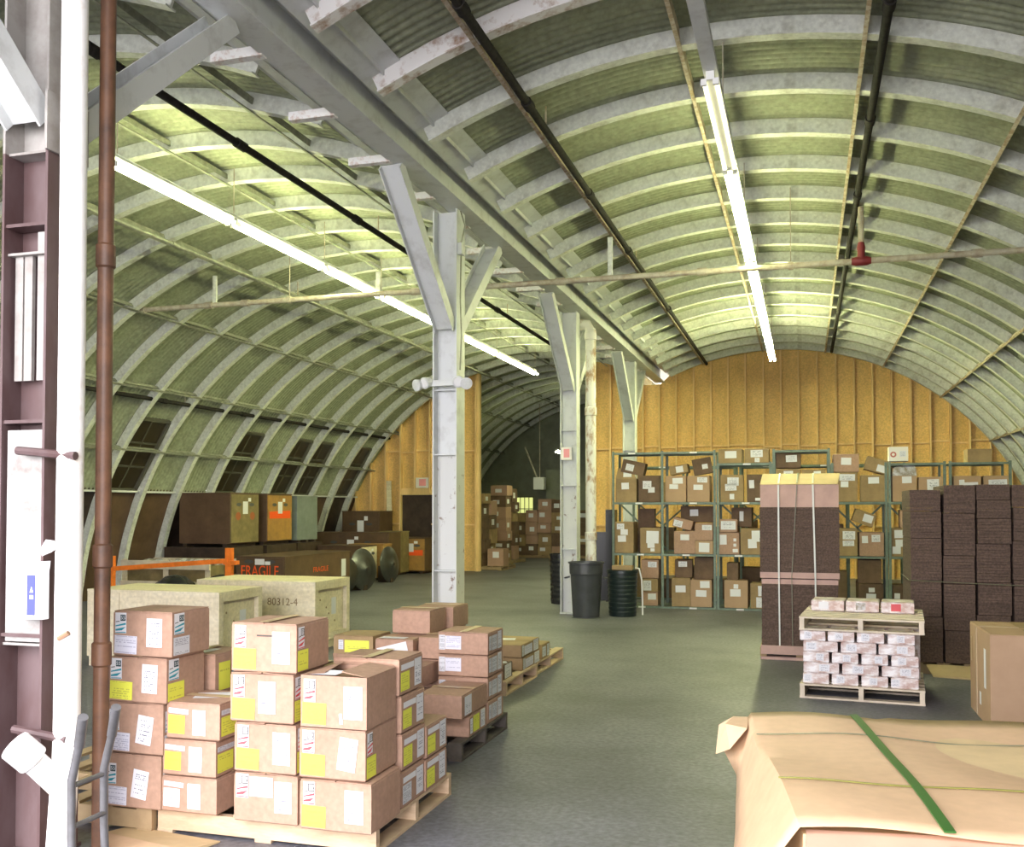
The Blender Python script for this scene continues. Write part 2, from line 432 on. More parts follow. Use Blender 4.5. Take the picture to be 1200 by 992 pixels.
# stud and plywood end wall (right bay, piers of the left bay), cut to the vaults
def vault_z(x, y_off=0.):
    r = RAD - .005; z = 0
    if x > -3.3 and abs(x - XR) < r: z = ZC + math.sqrt(r * r - (x - XR) ** 2)
    elif x < -3.95 and abs(x - XL) < r: z = ZC + math.sqrt(r * r - (x - XL) ** 2)
    elif -3.95 <= x <= -3.3: z = 4.72
    return max(z, 0)
def end_wall(name, x0, x1, y, skip=None, step=.415, rails=(1.22, 3.15)):
    root = struct(empty(name))
    n = round((x1 - x0) / step); step = (x1 - x0) / n
    for i in range(n):
        xa, xb = x0 + i * step, x0 + (i + 1) * step; xm = (xa + xb) / 2
        zl = 0.
        if skip and skip[0] < xm < skip[1]: zl = skip[2]
        za, zb = vault_z(xa), vault_z(xb)
        if max(za, zb) < zl + .1: continue
        za, zb = max(za, zl + .02), max(zb, zl + .02)
        b = MB(); b.hexa([(xa + .004, y + .09, zl), (xb - .004, y + .09, zl), (xb - .004, y + .11, zl), (xa + .004, y + .11, zl),
                          (xa + .004, y + .09, za), (xb - .004, y + .09, zb), (xb - .004, y + .11, zb), (xa + .004, y + .11, za)])
        b.build('plywood_panel', 'plywood_wall', root)
        for zr in rails:
            if zl < zr < min(za, zb) - .1:
                zr2 = zr + R.uniform(-.03, .03) + (.03 if i % 2 else 0)
                b = MB(); b.box(xa + .02, xb - .02, y, y + .09, zr2 - .019, zr2 + .019); b.build('blocking', 'stud_wood', root)
    for i in range(n + 1):
        xa = x0 + i * step
        zl = skip[2] if skip and skip[0] + .05 < xa < skip[1] - .05 else 0.
        za = vault_z(xa)
        if za < zl + .15: continue
        dx = R.uniform(-.012, .012)
        b = MB(); b.box(xa - .019 + dx, xa + .019 + dx, y - .06 - R.uniform(0, .01), y + .09, zl, za - .01); b.build('stud', 'stud_wood', root)
    b = MB(); b.box(x0, x1 if not skip else skip[0], y, y + .09, 0.001, .04); b.build('sole_plate', 'stud_wood', root)
    return root
end_wall('wall_back', -5.10, 5.25, YW)
lw = end_wall('wall_back', -12.1, -8.24, YW, skip=(-10.35, -9.35, 2.06))
b = MB(); b.box(-10.40, -9.30, YW - .03, YW + .02, 2.0, 2.18); b.build('lintel', 'stud_wood', lw)
b = MB(); b.box(-8.26, -8.15, YW - .02, YW + .13, 0, vault_z(-8.2)); b.build('end_post', 'stud_wood', lw)
b = MB(); b.box(-10.35, -9.35, YW + .06, YW + .10, 0, 2.0); struct(b.build('door_1', 'dark_board'))  # dark sheet across the opening, its colour standing in for the shade inside
# far chamber seen through the opening
fw = struct(empty('wall_far')); n = 0
for i in range(16):
    xa = -12.2 + i * .55; xb = xa + .55
    za, zb = vault_z(xa), vault_z(min(xb, -3.97))
    if max(za, zb) <= .05: continue
    for (p0, p1) in (((0, 0), (0, 0)),):
        lo = 0
        b = MB(); b.hexa([(xa, YEND, lo), (xb, YEND, lo), (xb, YEND + .05, lo), (xa, YEND + .05, lo), (xa, YEND, max(za, .05)), (xb, YEND, max(zb, .05)), (xb, YEND + .05, max(zb, .05)), (xa, YEND + .05, max(za, .05))])
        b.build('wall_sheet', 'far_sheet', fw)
pr_ = struct(empty('wall_partition'))
for i in range(18):
    y = YW + .15 + i * .53
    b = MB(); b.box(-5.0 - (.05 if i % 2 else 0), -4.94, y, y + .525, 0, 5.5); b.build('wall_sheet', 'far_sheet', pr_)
# front end of the building with the wide loading doorway the daylight comes through (behind the camera)
fr = struct(empty('wall_front'))
for (xa, xb, z0, z1) in ((-12.5, -7.3, 0, 5.6), (.9, 5.6, 0, 5.6), (-7.3, .9, 4.8, 5.7)):
    b = MB(); b.box(xa, xb, -.40, -.32, z0, z1); b.build('wall_panel', 'wall_paint', fr)
# ------------------------------------------------------------------ steel frame: columns, knee braces, valley girder
CX = -3.55
girder = tag(empty('roof_girder', (-3.42, 0, 4.74)), 'long grey steel valley girder running overhead between the two vaults', 'girder')
b = MB(); b.box(-.12, .12, YA, YW - .12, 0, .018); b.build('bottom_flange', 'steel_paint', girder)
b = MB(); b.box(-.12, .12, YA, YW - .12, .33, .348); b.build('top_flange', 'steel_paint', girder)
b = MB(); b.box(-.008, .008, YA, YW - .12, .018, .33); b.build('web', 'steel_paint', girder)
b = MB(); b.box(-.60, -.14, YA, YW - .12, .335, .345); b.build('gutter_plate', 'steel_paint', girder)
b = MB(); b.box(-.60, -.59, YA, YW - .12, .335, .47); b.box(-.60, -.52, YA, YW - .12, .325, .335); b.build('gutter_edge', 'steel_paint', girder)
y = RIB0 + 1.07 * 4
st = None
while y < YW - .3:
    if st is None:
        s = MB(); s.box(-.50, -.10, -.035, .035, -.008, .006); s.box(-.50, -.10, -.035, -.027, .006, .06); st = s.build('bracket', 'stub_paint', girder, loc=(0, y, -.003))
    else: copy_part(st, (0, y, -.003), girder)
    y += 1.07

def column(y, label, m_low, m_up, z_split, base_plate=True):
    c = tag(empty('steel_column', (CX, y, 0)), label, 'column')
    for nm, z0, z1, m in (('lower', 0, z_split, m_low), ('upper', z_split, 4.735, m_up)):
        for s in (-1, 1):
            b = MB(); b.box(s * .125 - .007, s * .125 + .007, -.125, .125, z0, z1); b.build('flange', m, c)
        b = MB(); b.box(-.118, .118, -.006, .006, z0, z1); b.build('web', m, c)
    b = MB(); b.box(-.118, .118, -.10, -.006, z_split - .006, z_split + .006); b.box(-.118, .118, -.10, -.006, 2.86, 2.872); b.box(-.118, .118, -.10, -.006, 1.0, 1.012); b.build('stiffener', m_up, c)
    for s in (-1, 1):
        b = MB(); zb = 3.50
        b.bar((0, s * .10, zb), (0, s * 1.50, 4.735), .205, .014, up=(0, -s * .66, .75))
        b.bar((.098, s * .10, zb), (.098, s * 1.50, 4.735), .012, .13, up=(0, -s * .66, .75))
        b.bar((-.098, s * .10, zb), (-.098, s * 1.50, 4.735), .012, .13, up=(0, -s * .66, .75))
        b.build('knee_brace', 'steel_paint', c)
    b = MB()
    for s in (-1, 1):
        for k in range(3):
            for x in (-.05, .05): b.lathe([(0, 0), (.012, 0), (.012, .012), (0, .012)], 6, (x, s * (.13 + k * .04), 3.53 + k * .035))
    b.build('bolt_heads', 'steel_flaking', c)['kind'] = 'stuff'
    b = MB(); b.box(-.14, .14, -.14, .14, 0, .02); b.build('base_plate', m_low, c)
    return c
c0 = column(3.90, 'nearest steel column at left edge, maroon below and pale grey above', 'steel_maroon', 'steel_worn', 3.35)
c1 = column(9.57, 'pale grey steel column rising behind the small carton stacks with twin lamp heads', 'steel_flaking', 'steel_paint', 2.2)
c2 = column(15.07, 'grey steel column with small red-centred sign, beside the black bins', 'steel_flaking', 'steel_paint', 2.0)
c3 = column(20.57, 'farthest steel column, standing behind the green shelving', 'steel_paint', 'steel_paint', 2.2)
# fittings of the nearest column
b = MB(); b.box(.133, .147, -.15, .13, 3.34, 3.62); b.build('splice_plate', 'steel_worn', c0)
b = MB(); b.box(-.10, .115, -.105, -.085, 1.02, 2.02); b.build('repair_plate', 'panel_worn', c0)
for z, h in ((2.26, .62),):
    for x in (-.10, -.045, .03):
        b = MB(); b.box(x, x + .045, -.07, -.05, z, z + h * (1 if x < 0 else 1.15)); b.build('slat', 'steel_worn', c0)
for z in (2.06, 1.05, 3.0):
    b = MB(); b.box(-.118, .118, -.115, -.02, z - .008, z + .008); b.build('stiffener', 'steel_maroon', c0)
for z, x1 in ((1.92, .33), (.62, .30)):
    b = MB(); b.tube([(-.0, -.15, z), (x1, -.15, z - .03)], .02, 8); b.build('pipe_bracket', 'steel_maroon', c0)

# twin emergency lamp heads on column 1
e = tag(empty('emergency_lamp', (CX, 9.40, 2.93)), 'twin-headed white emergency lamp clamped to the steel column', 'lamp')
b = MB(); b.box(-.15, .15, -.012, .03, -.03, .03); b.build('mounting_bar', 'steel_paint', e)
for s in (-1, 1):
    for q in (0, 1):
        b = MB(); x = s * (.17 + .09 * q)
        b.lathe([(.02, -.05), (.048, -.045), (.058, .0), (.062, .03), (.05, .035)], 14, (0, 0, 0), 'Z')
        h = b.build('lamp_head', 'steel_paint', e, smooth=True); h.location = (x, -.03, .005 - .02 * q); h.rotation_euler = (pi / 2 + .25, 0, s * .5)
        if q == 0:
            b = MB(); b.lathe([(0, .034), (.045, .034), (.045, .038), (0, .038)], 14); b.build('lamp_lens', 'lamp_lens', h, smooth=True)

o = tag(empty('junction_box', (CX + .135, 9.50, 4.32)), 'small grey junction box with cable on the column behind the cartons', 'box')
b = MB(); b.box(0, .05, -.05, .05, -.06, .06); b.build('case', 'steel_paint', o, bevel=.004)
b = MB(); b.tube([(.025, 0, -.06), (.02, -.01, -.5), (.03, 0, -.9), (.015, .0, -1.25)], .008, 6); b.tube([(.025, 0, .06), (.06, .02, .25), (.02, 0, .4)], .008, 6); b.build('cable', 'purlin_dull', o)

def sign(name, label, x, y, z, w, h, rz=0):
    s = tag(empty(name, (x, y, z), rz), label, 'sign')
    b = MB(); b.box(-w / 2, w / 2, 0, .008, -h / 2, h / 2); b.build('board', 'sign_white', s, bevel=.004)
    b = MB(); b.box(-w * .24, w * .30, -.002, .0, -h * .30, h * .36); b.build('red_panel', 'sign_pink', s)
sign('wall_sign', 'small white sign with pink centre on far stud wall above the doorway', -9.74, YW - .06, 2.32, .36, .27)
sign('column_sign', 'small white sign with pink centre on the second standing column', CX - .03, 14.93, 2.50, .17, .20)

# ------------------------------------------------------------------ pipes by the nearest column
p = tag(empty('standpipe', (-3.285, 3.79, 0)), 'thick white lagged standpipe with torn wrapping, beside the maroon column', 'pipe')
b = MB(); b.tube([(.03, -.08, 0), (.012, -.03, .35), (0, 0, .60), (0, 0, 1.2), (.004, 0, 2.4), (0, 0, 3.6), (0, 0, 4.93)], .06, 18); b.build('lagging', 'white_lagging', p, smooth=True)
b = MB(); b.tube([(0, 0, 4.80), (0, 0, 4.95)], .065, 14); b.build('collar', 'white_lagging', p, smooth=True)
b = MB(); b.tube([(.01, -.03, .36), (-.055, -.10, .47), (-.09, -.14, .53)], .055, 14); b.build('branch', 'white_lagging', p, smooth=True)
b = MB(); b.tube([(-.075, -.12, .505), (-.125, -.185, .59)], .072, 16); b.build('branch_cap', 'white_lagging', p, smooth=True, bevel=.006)
b = MB(); b.rings([[(-.07, -.05, 1.46), (-.045, -.065, 1.445), (0, -.065, 1.47), (-.03, -.062, 1.50)], [(-.10, -.075, 1.455), (-.07, -.09, 1.43), (-.02, -.075, 1.475), (-.06, -.08, 1.505)]]); b.build('torn_flap', 'white_lagging', p)
b = MB(); b.tube([(-.0, -.062, .80 + .25), (.05, -.055, .83 + .25)], .012, 6); b.build('torn_edge', 'carton_inside', p)
p = tag(empty('drain_pipe', (-3.245, 3.97, 0)), 'rust-brown iron drain pipe beside the thick white standpipe', 'pipe')
b = MB(); b.tube([(0, 0, 0), (0, 0, 4.94)], .037, 14); b.build('pipe_run', 'brown_pipe', p, smooth=True)
for z in (.95, 1.42, 2.87, 4.3):
    b = MB(); b.lathe([(.037, -.06), (.047, -.05), (.047, .05), (.037, .06)], 14, (0, 0, z)); b.build('coupling', 'brown_pipe', p, smooth=True)

p = tag(empty('downpipe', (-3.30, 15.45, 0)), 'flaking white downpipe standing just behind the second standing column', 'pipe')
b = MB(); b.tube([(-.25, 0, 4.62), (-.05, 0, 4.60), (0, 0, 4.5), (0, 0, 0)], .085, 14); b.build('pipe_run', 'white_pipe_rust', p, smooth=True)
for z in (3.2, 4.42, 1.2):
    b = MB(); b.lathe([(.085, -.07), (.098, -.06), (.098, .06), (.085, .07)], 14, (0, 0, z)); b.build('coupling', 'white_pipe_rust', p, smooth=True)

# ------------------------------------------------------------------ overhead pipes
p = tag(empty('cross_pipe', (0, 12.2, 4.56)), 'long pale pipe crossing both vaults below the girder', 'pipe')
b = MB(); b.tube([(-9.95, -.35, -.10), (-9.80, -.05, -.02), (-9.7, 0, 0), (4.6, 0, 0)], .038, 10); b.build('pipe_run', 'galv_pipe', p, smooth=True)
for x in (-8.2, -7.6, -5.0, -3.0, -1.2, 1.9, 3.0):
    b = MB(); b.tube([(x - .06, 0, 0), (x + .06, 0, 0)], .05, 10); b.build('coupling', 'galv_pipe', p, smooth=True)
b = MB(); b.tube([(.54, 0, 0), (.59, 0, 0), (.71, 0, 0), (.76, 0, 0)], .06, 12, [.04, .055, .055, .04]); b.tube([(.65, 0, .0), (.65, 0, .10), (.65, 0, .16), (.65, 0, .22)], .05, 12, [.05, .042, .05, .036]); b.build('tee_fitting', 'red_fitting', p, smooth=True)
b = MB(); b.tube([(.65, 0, .2), (.65, 0, .64)], .034, 10); b.build('riser', 'galv_pipe', p, smooth=True)
for x, h in ((-8.1, .42), (-2.35, .52), (-5.55, .30)):
    b = MB(); b.box(x - .03, x + .03, -.012, .012, 0, h); b.build('hanger_strap', 'rib_paint', p)
for x, h in ((-9.3, .5), (-.15, .95), (-6.9, .6), (2.6, .5)):
    b = MB(); b.tube([(x, 0, 0), (x, 0, h)], .007, 6); b.lathe([(.05, -.03), (.05, .03)], 10, (x, 0, 0), 'X'); b.build('hanger_rod', 'galv_pipe', p)
def long_pipe(name, label, x, z, y0, y1, r, drops, m='black_pipe'):
    p = tag(empty(name, (x, 0, z)), label, 'pipe')
    b = MB(); b.tube([(0, y0, 0), (0, y1, 0)], r, 10); b.build('pipe_run', m, p, smooth=True)
    for y in drops:
        b = MB(); b.tube([(0, y - .07, 0), (0, y + .07, 0)], r + .012, 10); b.build('coupling', m, p, smooth=True)
    for y in drops[::2]:
        b = MB(); b.tube([(0, y + .6, 0), (0, y + .6, .22)], .008, 6); b.build('hanger_rod', 'purlin_rust', p)
    return p
long_pipe('sprinkler_pipe', 'black sprinkler pipe along the right vault ending over the golden wall, right of lights', .60, 5.25, YA, YW - .6, .036, (5.5, 7.4, 9.6, 11.9, 15, 19))
long_pipe('sprinkler_pipe', 'black sprinkler pipe high in right vault, left of the ceiling lights', -2.25, 5.10, YA, YW - .5, .036, (5.2, 6.3, 8, 10.5, 13, 17))
long_pipe('sprinkler_pipe', 'dark pipe high in the left vault, nearest to the girder', -5.05, 5.05, YA, YW - .2, .036, (6, 8, 10.5, 13, 16))
long_pipe('sprinkler_pipe', 'slim pale pipe in the left vault, beyond the row of lights', -7.55, 4.95, YA, YW - .2, .022, (8, 10.5, 13, 16), 'purlin_dull')
long_pipe('sprinkler_pipe', 'dark pipe low on the left vault, passing over the side windows', -10.62, 3.50, YA, YW - .2, .036, (9.5, 12, 14.5, 17))

# ------------------------------------------------------------------ strip lights
def fixture(name, label, x, z, y0, y1, lit, group=None):
    L = y1 - y0; f = tag(empty(name, (x, (y0 + y1) / 2, z)), label, 'light', group)
    h = L / 2 - .012
    b = MB()
    b.rings([[(-.028, -h, .05), (-.028, -h, -.01), (.028, -h, -.01), (.028, -h, .05)], [(-.028, h, .05), (-.028, h, -.01), (.028, h, -.01), (.028, h, .05)]]); b.build('housing', 'fixture_white', f)
    for s in (-1, 1):
        b = MB(); b.tube([(s * .042, -h + .03, -.022), (s * .042, h - .03, -.022)], .016, 10); b.build('tube', ('tube_off', 'tube_lit', 'tube_bright')[lit], f, smooth=True)
        for q in (-1, 1):
            b = MB(); b.box(s * .042 - .024, s * .042 + .018, q * (h - .015) - .012, q * (h - .015) + .012, -.045, 0); b.build('lamp_holder', 'fixture_white', f)
    return f
YR = [(6.85, 8.72, 0), (8.77, 12.0, 1), (12.05, 14.6, 1), (14.65, 17.35, 1), (17.4, 20.35, 2)]
LR = ['unlit strip light with bare pale tubes, nearest in the right vault', 'brightly lit strip light right behind the unlit one, right vault', 'lit strip light just beyond the crossing pipe, right vault',
      'second strip light from the far end of the right vault row', 'last lit strip light of the right vault, before the golden wall']
for (a, c, lit), t in zip(YR, LR): fixture('strip_light', t, -.615, 4.64, a, c, lit)
YL = [(7.5, 9.52, 1), (9.56, 11.68, 1), (11.72, 13.5, 1), (13.54, 16.3, 1), (16.35, 19.3, 1), (19.35, 22.4, 1)]
LL = ['largest glaring strip light of the left row, beside the brown pipe', 'second strip light of the left row counted from the brown pipe', 'short strip light where the pipe crosses the left row',
      'strip light of the left row seen just left of the column', 'strip light of the left row seen just right of the column', 'last strip light of the left row, before the dark opening']
for (a, c, lit), t in zip(YL, LL): fixture('strip_light', t, -6.1, 4.84, a, c, lit)
s = tag(empty('light_rail', (-.615, 0, 4.715)), 'grey steel rail carrying the row of lights, right vault', 'rail')
b = MB(); b.box(-.05, .05, YA, 20.2, -.02, .03); b.build('channel', 'steel_paint', s)
for y in (2.5, 5.2, 8.0, 10.9, 14, 17, 19.9):
    b = MB(); b.tube([(0, y, 0), (0, y, .70)], .006, 6); b.build('hanger_rod', 'galv_pipe', s)
s = tag(empty('light_rail', (-6.1, 0, 4.905)), 'slim grey rail carrying the row of lights, left vault', 'rail')
b = MB(); b.box(-.02, .02, 7.4, 22.4, -.012, .02); b.build('channel', 'steel_paint', s)
for y in (7.6, 9.54, 11.7, 13.52, 16.3, 19.3, 22.3):
    b = MB(); b.tube([(0, y, 0), (0, y, .55)], .006, 6); b.build('hanger_rod', 'galv_pipe', s)
fixture('strip_light', 'faint strip light deep in the dim chamber beyond the opening', -6.9, 3.3, 27.5, 29.2, True)
# ------------------------------------------------------------------ cartons
def face_pt(face, u, v, w, d, h, off):
    if face == 'F': return (-w / 2 + u, -d / 2 - off, v)
    if face == 'R': return (w / 2 + off, -d / 2 + u, v)
    if face == 'L': return (-w / 2 - off, d / 2 - u, v)
    return (-w / 2 + u, -d / 2 + v, h + off)
def sticker(root, dims, face, u, v, sw, sh, m, name='shipping_label', rot=0., off=.003, label=None):
    w, d, h = dims; b = MB(); cu, cv = u + sw / 2, v + sh / 2; c, s = math.cos(rot), math.sin(rot)
    q = []
    for a, e in ((-1, -1), (1, -1), (1, 1), (-1, 1)):
        x, y = a * sw / 2, e * sh / 2
        q.append(face_pt(face, cu + x * c - y * s, cv + x * s + y * c, w, d, h, off))
    b.quad(*q, uv=True)
    o = b.build(name, m, root)
    if label: o['label'] = label
    return o
def band_label(root, dims, face, u, v, sw, sh, col):
    """white carrier label: a boxed number above slanting coloured bars"""
    base = sticker(root, dims, face, u, v, sw, sh, 'paper_white', 'carrier_label', off=.0035, label=f'white label with {"teal" if col == "teal" else "red"} slanted bars and boxed number')
    w, d, h = dims
    P = lambda a, e, off=.0045: face_pt(face, u + a * sw, v + e * sh, w, d, h, off)
    b = MB()
    if col == 'teal': b.quad(P(.48, .60), P(.94, .60), P(.94, .90), P(.48, .90))
    else:
        for q in ((.42, .96, .58, .62), (.42, .96, .88, .92), (.42, .49, .62, .88), (.89, .96, .62, .88)): b.quad(P(q[0], q[2]), P(q[1], q[2]), P(q[1], q[3]), P(q[0], q[3]))
    b.build('number_box', 'teal_dark' if col == 'teal' else 'ink', base)
    b = MB(); b.quad(P(.04, .32), P(.96, .42), P(.96, .52), P(.04, .37)); b.quad(P(.04, .11), P(.60, .14), P(.96, .32), P(.04, .19)); b.quad(P(.04, .02), P(.96, .02), P(.96, .07), P(.04, .05)); b.build('slant_bar', 'teal' if col == 'teal' else 'red_stripe', base)
    b = MB(); b.quad(P(.06, .53), P(.40, .56), P(.40, .60), P(.06, .57)); b.build('print_rule', 'ink', base)
    rot = {'F': (pi / 2, 0, 0), 'R': (pi / 2, 0, pi / 2)}[face]
    if col not in NUM:
        t = text_mesh('55', 1.0, 'paper_white' if col == 'teal' else 'ink', 'number', base, P(.71, .75, .0055), rot, 0); NUM[col] = t.data; t.scale = (sw * .42, sh * .24, 1)
    else:
        t = bpy.data.objects.new('number', NUM[col]); COL.objects.link(t); t.parent = base; t.location = P(.71, .75, .0055); t.rotation_euler = rot; t.scale = (sw * .42, sh * .24, 1)
NUM = {}
def carton(label, x0, x1, y0, y1, z0, z1, m='carton', stickers=(), group=None, top='flaps', rz=0., tilt=None, name='carton', cat='box'):
    w, d, h = x1 - x0, y1 - y0, z1 - z0; dims = (w, d, h)
    b = MB(); ht = h if top != 'open' else h
    e = min(.006, w * .02)
    if top == 'open':
        t = .006
        b.box(-w / 2, w / 2, -d / 2, d / 2, 0, .006)
        b.box(-w / 2, w / 2, -d / 2, -d / 2 + t, .006, h); b.box(-w / 2, w / 2, d / 2 - t, d / 2, .006, h)
        b.box(-w / 2, -w / 2 + t, -d / 2 + t, d / 2 - t, .006, h); b.box(w / 2 - t, w / 2, -d / 2 + t, d / 2 - t, .006, h)
    else:
        hb = h - (.005 if top == 'flaps' else 0)
        rr = []
        bul = R.uniform(.0, .0012)
        for zz, ins in ((0, e), (e, 0), (hb / 2, -bul), (hb - e, 0), (hb, e)):
            a, c = w / 2 - ins, d / 2 - ins
            rr.append([(-a, -c, zz), (a, -c, zz), (a, c, zz), (-a, c, zz)])
        b.rings(rr)
    o = b.build(name, m); o.location = ((x0 + x1) / 2, (y0 + y1) / 2, z0)
    if rz or tilt: o.rotation_euler = (tilt[0] if tilt else 0, tilt[1] if tilt else 0, rz)
    tag(o, label, cat, group)
    if top == 'flaps':
        g = .004; along = d >= w
        for s in (-1, 1):
            f = MB(); l = R.uniform(0, .006)
            x = (s * g, s * (w / 2 - .002)) if not along else (-w / 2 + .002, w / 2 - .002)
            y = (-d / 2 + .002, d / 2 - .002) if not along else (s * g, s * (d / 2 - .002))
            xa, xb = sorted(x); ya, yb = sorted(y)
            p = []
            for zz in (h - .005, h - .001):
                for X_, Y_ in ((xa, ya), (xb, ya), (xb, yb), (xa, yb)):
                    inner = (abs(X_) < .01 and not along) or (abs(Y_) < .01 and along)
                    p.append((X_, Y_, zz + (l if inner else 0)))
            f.hexa(p); f.build('flap', m, o)
        if R.random() < .6:
            f = MB(); tw = .026
            if along: f.box(-w / 2, w / 2, -tw, tw, h + .006, h + .007)
            else: f.box(-tw, tw, -d / 2, d / 2, h + .006, h + .007)
            f.build('tape_strip', 'tape', o)
    for st in stickers:
        if st[0] == 'band': band_label(o, dims, *st[1:])
        else: sticker(o, dims, *st)
    return o
WH, YE, LN, GR = 'print_white', 'print_yellow', 'print_lines', 'print_grey'

def pallet(label, x0, x1, y0, y1, h, along='x', m='pallet_wood', nd=6, z0=0., frame=None, group=None, boards_below=3):
    """stringers run along the given axis, deck boards across them"""
    w, d = x1 - x0, y1 - y0
    root = tag(empty('pallet', ((x0 + x1) / 2, (y0 + y1) / 2, z0), frame or 0.), label, 'pallet', group)
    L, W = (w, d) if along == 'x' else (d, w)
    def bx(nm, a0, a1, b0, b1, za, zb):
        b = MB()
        if along == 'x': b.box(a0, a1, b0, b1, za, zb)
        else: b.box(b0, b1, a0, a1, za, zb)
        return b.build(nm, m, root)
    for i in range(3):
        c = -W / 2 + .02 + (W - .04) * i / 2
        bx('stringer', -L / 2, L / 2, c - .02, c + .02, .016, h - .016)
    for i in range(nd):
        c = -L / 2 + .045 + (L - .09) * i / (nd - 1) + (R.uniform(-.012, .012) if 0 < i < nd - 1 else 0)
        bx('deck_board', c - .045, c + .045, -W / 2 - .003, W / 2 + .003, h - .016, h)
    for i in range(boards_below):
        c = -L / 2 + .045 + (L - .09) * i / max(1, boards_below - 1)
        bx('bottom_board', c - .045, c + .045, -W / 2 - .003, W / 2 + .003, 0, .016)
    return root

PH = .125
pallet('pale wooden pallet under the front stacks of large labelled cartons', -3.185, -1.97, 4.33, 5.36, PH, 'x', 'pallet_wood')
pallet('wooden pallet with a broken front edge, under the leftmost carton stack', -4.40, -3.20, 4.30, 5.32, PH, 'x', 'pallet_old')
pallet('blackened pallet under the second group of cartons behind', -3.40, -2.155, 6.06, 7.08, .12, 'x', 'pallet_dark')
pallet('empty-fronted pallet carrying two flat labelled cartons and a small one', -3.38, -2.53, 8.28, 9.32, .125, 'x', 'pallet_wood')
pallet('farthest floor pallet of the left row, half empty', -3.38, -2.555, 9.40, 10.50, .125, 'x', 'pallet_wood')

# leftmost stack, teal-barred labels (width .34)
def A(v0, yel, doc_rot, u_doc=.20, h=.23):
    low = YE if yel else LN
    return [('band', 'F', .012, .115, .068, .105, 'teal'), ('F', .008, .012, .135, .092, low, 'packing_slip', -.03), ('F', u_doc, .05, .092, .145, WH, 'shipping_label', doc_rot),
            ('band', 'R', .012, .115, .085, .105, 'teal'), ('R', .008, .010, .135, .09, YE if yel else GR, 'packing_slip')]
X0 = -3.47
carton('top carton of the leftmost stack, teal-barred label, corner flap torn', -3.41, -3.06, 4.26, 4.58, .895, 1.125, 'carton', A(0, False, -.01), rz=.0)
carton('second carton down in the leftmost stack, yellow slip and teal label', -3.435, -3.09, 4.26, 4.58, .662, .89, 'carton', A(0, True, -.03))
carton('third carton down in the leftmost stack, teal label, tilted white document', -3.455, -3.115, 4.27, 4.58, .40, .657, 'carton', A(0, False, -.14, .185))
carton('bottom carton of the leftmost stack, teal label, tilted grey document', -3.47, -3.125, 4.27, 4.58, PH, .395, 'carton', A(0, False, -.14, .175))
def A2(low, first=True):
    return [('F', .012, .125, .115, .025, LN, 'barcode_strip', -.05), ('F', .010, .025, .095, .092, low, 'packing_slip', -.02), ('F', .150, .022, .075, .125, WH, 'shipping_label'),
            ('R', .010, .125, .18, .025, GR, 'barcode_strip'), ('R', .010, .02, .14, .095, YE, 'packing_slip')]
carton('top of three low cartons between the two tall front stacks, loose papers on it', -3.10, -2.795, 4.28, 4.62, .492, .675, 'carton', A2(YE) + [('T', .05, .12, .20, .15, 'paper_white', 'loose_paper', .4)])
carton('middle of three low cartons between the two tall front stacks', -3.12, -2.815, 4.28, 4.62, .308, .487, 'carton', A2(YE))
carton('bottom of three low cartons between tall front stacks, all-white slips', -3.125, -2.81, 4.28, 4.62, PH, .303, 'carton', A2('print_white')[:3])
carton('narrow carton behind the leftmost stack, yellow slip on its right side', -3.38, -3.06, 4.64, 4.93, .60, .86, 'carton', [('R', .03, .06, .11, .15, YE, 'packing_slip'), ('R', .16, .10, .06, .1, 'teal', 'colour_label'), ('T', .02, .02, .22, .16, 'paper_white', 'loose_paper')])
for z0, z1, t in ((.36, .595, 'upper'), (PH, .355, 'lower')):
    carton(f'{t} plain carton hidden behind the leftmost stack', -3.38, -3.06, 4.64, 4.93, z0, z1)
# red-barred stacks
def Bm(doc_u, doc_rot=0., low=YE, slip=True, side=True, h=.235):
    s = [('band', 'F', .018, .118, .062, .108, 'red'), ('F', .010, .014, .125, .10, low, 'packing_slip', -.02), ('F', doc_u, .045, .095, .155, WH, 'shipping_label', doc_rot)]
    if side: s += [('band', 'R', .012, .118, .060, .105, 'red'), ('R', .008, .010, .105, .10, YE, 'packing_slip')]
    return s
carton('top carton of the red-labelled stack with a handwritten line, left of the open carton', -2.71, -2.355, 4.25, 4.58, .85, 1.09, 'carton', Bm(.225) + [('F', .14, .175, .085, .008, 'ink', 'handwriting')])
carton('dented second carton of the tall red-labelled stack', -2.715, -2.37, 4.25, 4.57, .607, .845, 'carton', Bm(.155))
carton('third carton down of the tall red-labelled stack', -2.69, -2.355, 4.25, 4.58, .365, .602, 'carton', Bm(.21))
carton('bottom carton of the tall red-labelled stack, two white slips side by side', -2.69, -2.345, 4.25, 4.58, PH, .36, 'carton',
       [('band', 'F', .012, .115, .068, .115, 'red'), ('F', .085, .125, .128, .095, LN, 'packing_slip'), ('F', .222, .055, .092, .15, WH, 'shipping_label')])
o = carton('open-topped carton with lifted flaps on the front right stack', -2.325, -1.98, 4.24, 4.58, .608, .852, 'carton', Bm(.228, side=False) + [('F', .205, .02, .016, .05, 'paper_white', 'paper_scrap', .1)], top='open')
b = MB(); b.box(-.165, .165, -.162, .165, .215, .222); b.build('inner_board', 'carton_inside', o)
b = MB(); b.hexa([(-.168, .166, .244), (.168, .166, .244), (.168, .170, .244), (-.168, .170, .244), (-.21, .235, .285), (.09, .245, .275), (.09, .249, .277), (-.21, .239, .288)]); b.build('flap', 'carton', o)
b = MB(); b.hexa([(.170, -.165, .244), (.174, -.165, .244), (.174, .165, .244), (.170, .165, .244), (.03, -.15, .262), (.034, -.15, .266), (.034, .15, .266), (.03, .15, .262)]); b.build('flap', 'carton', o)
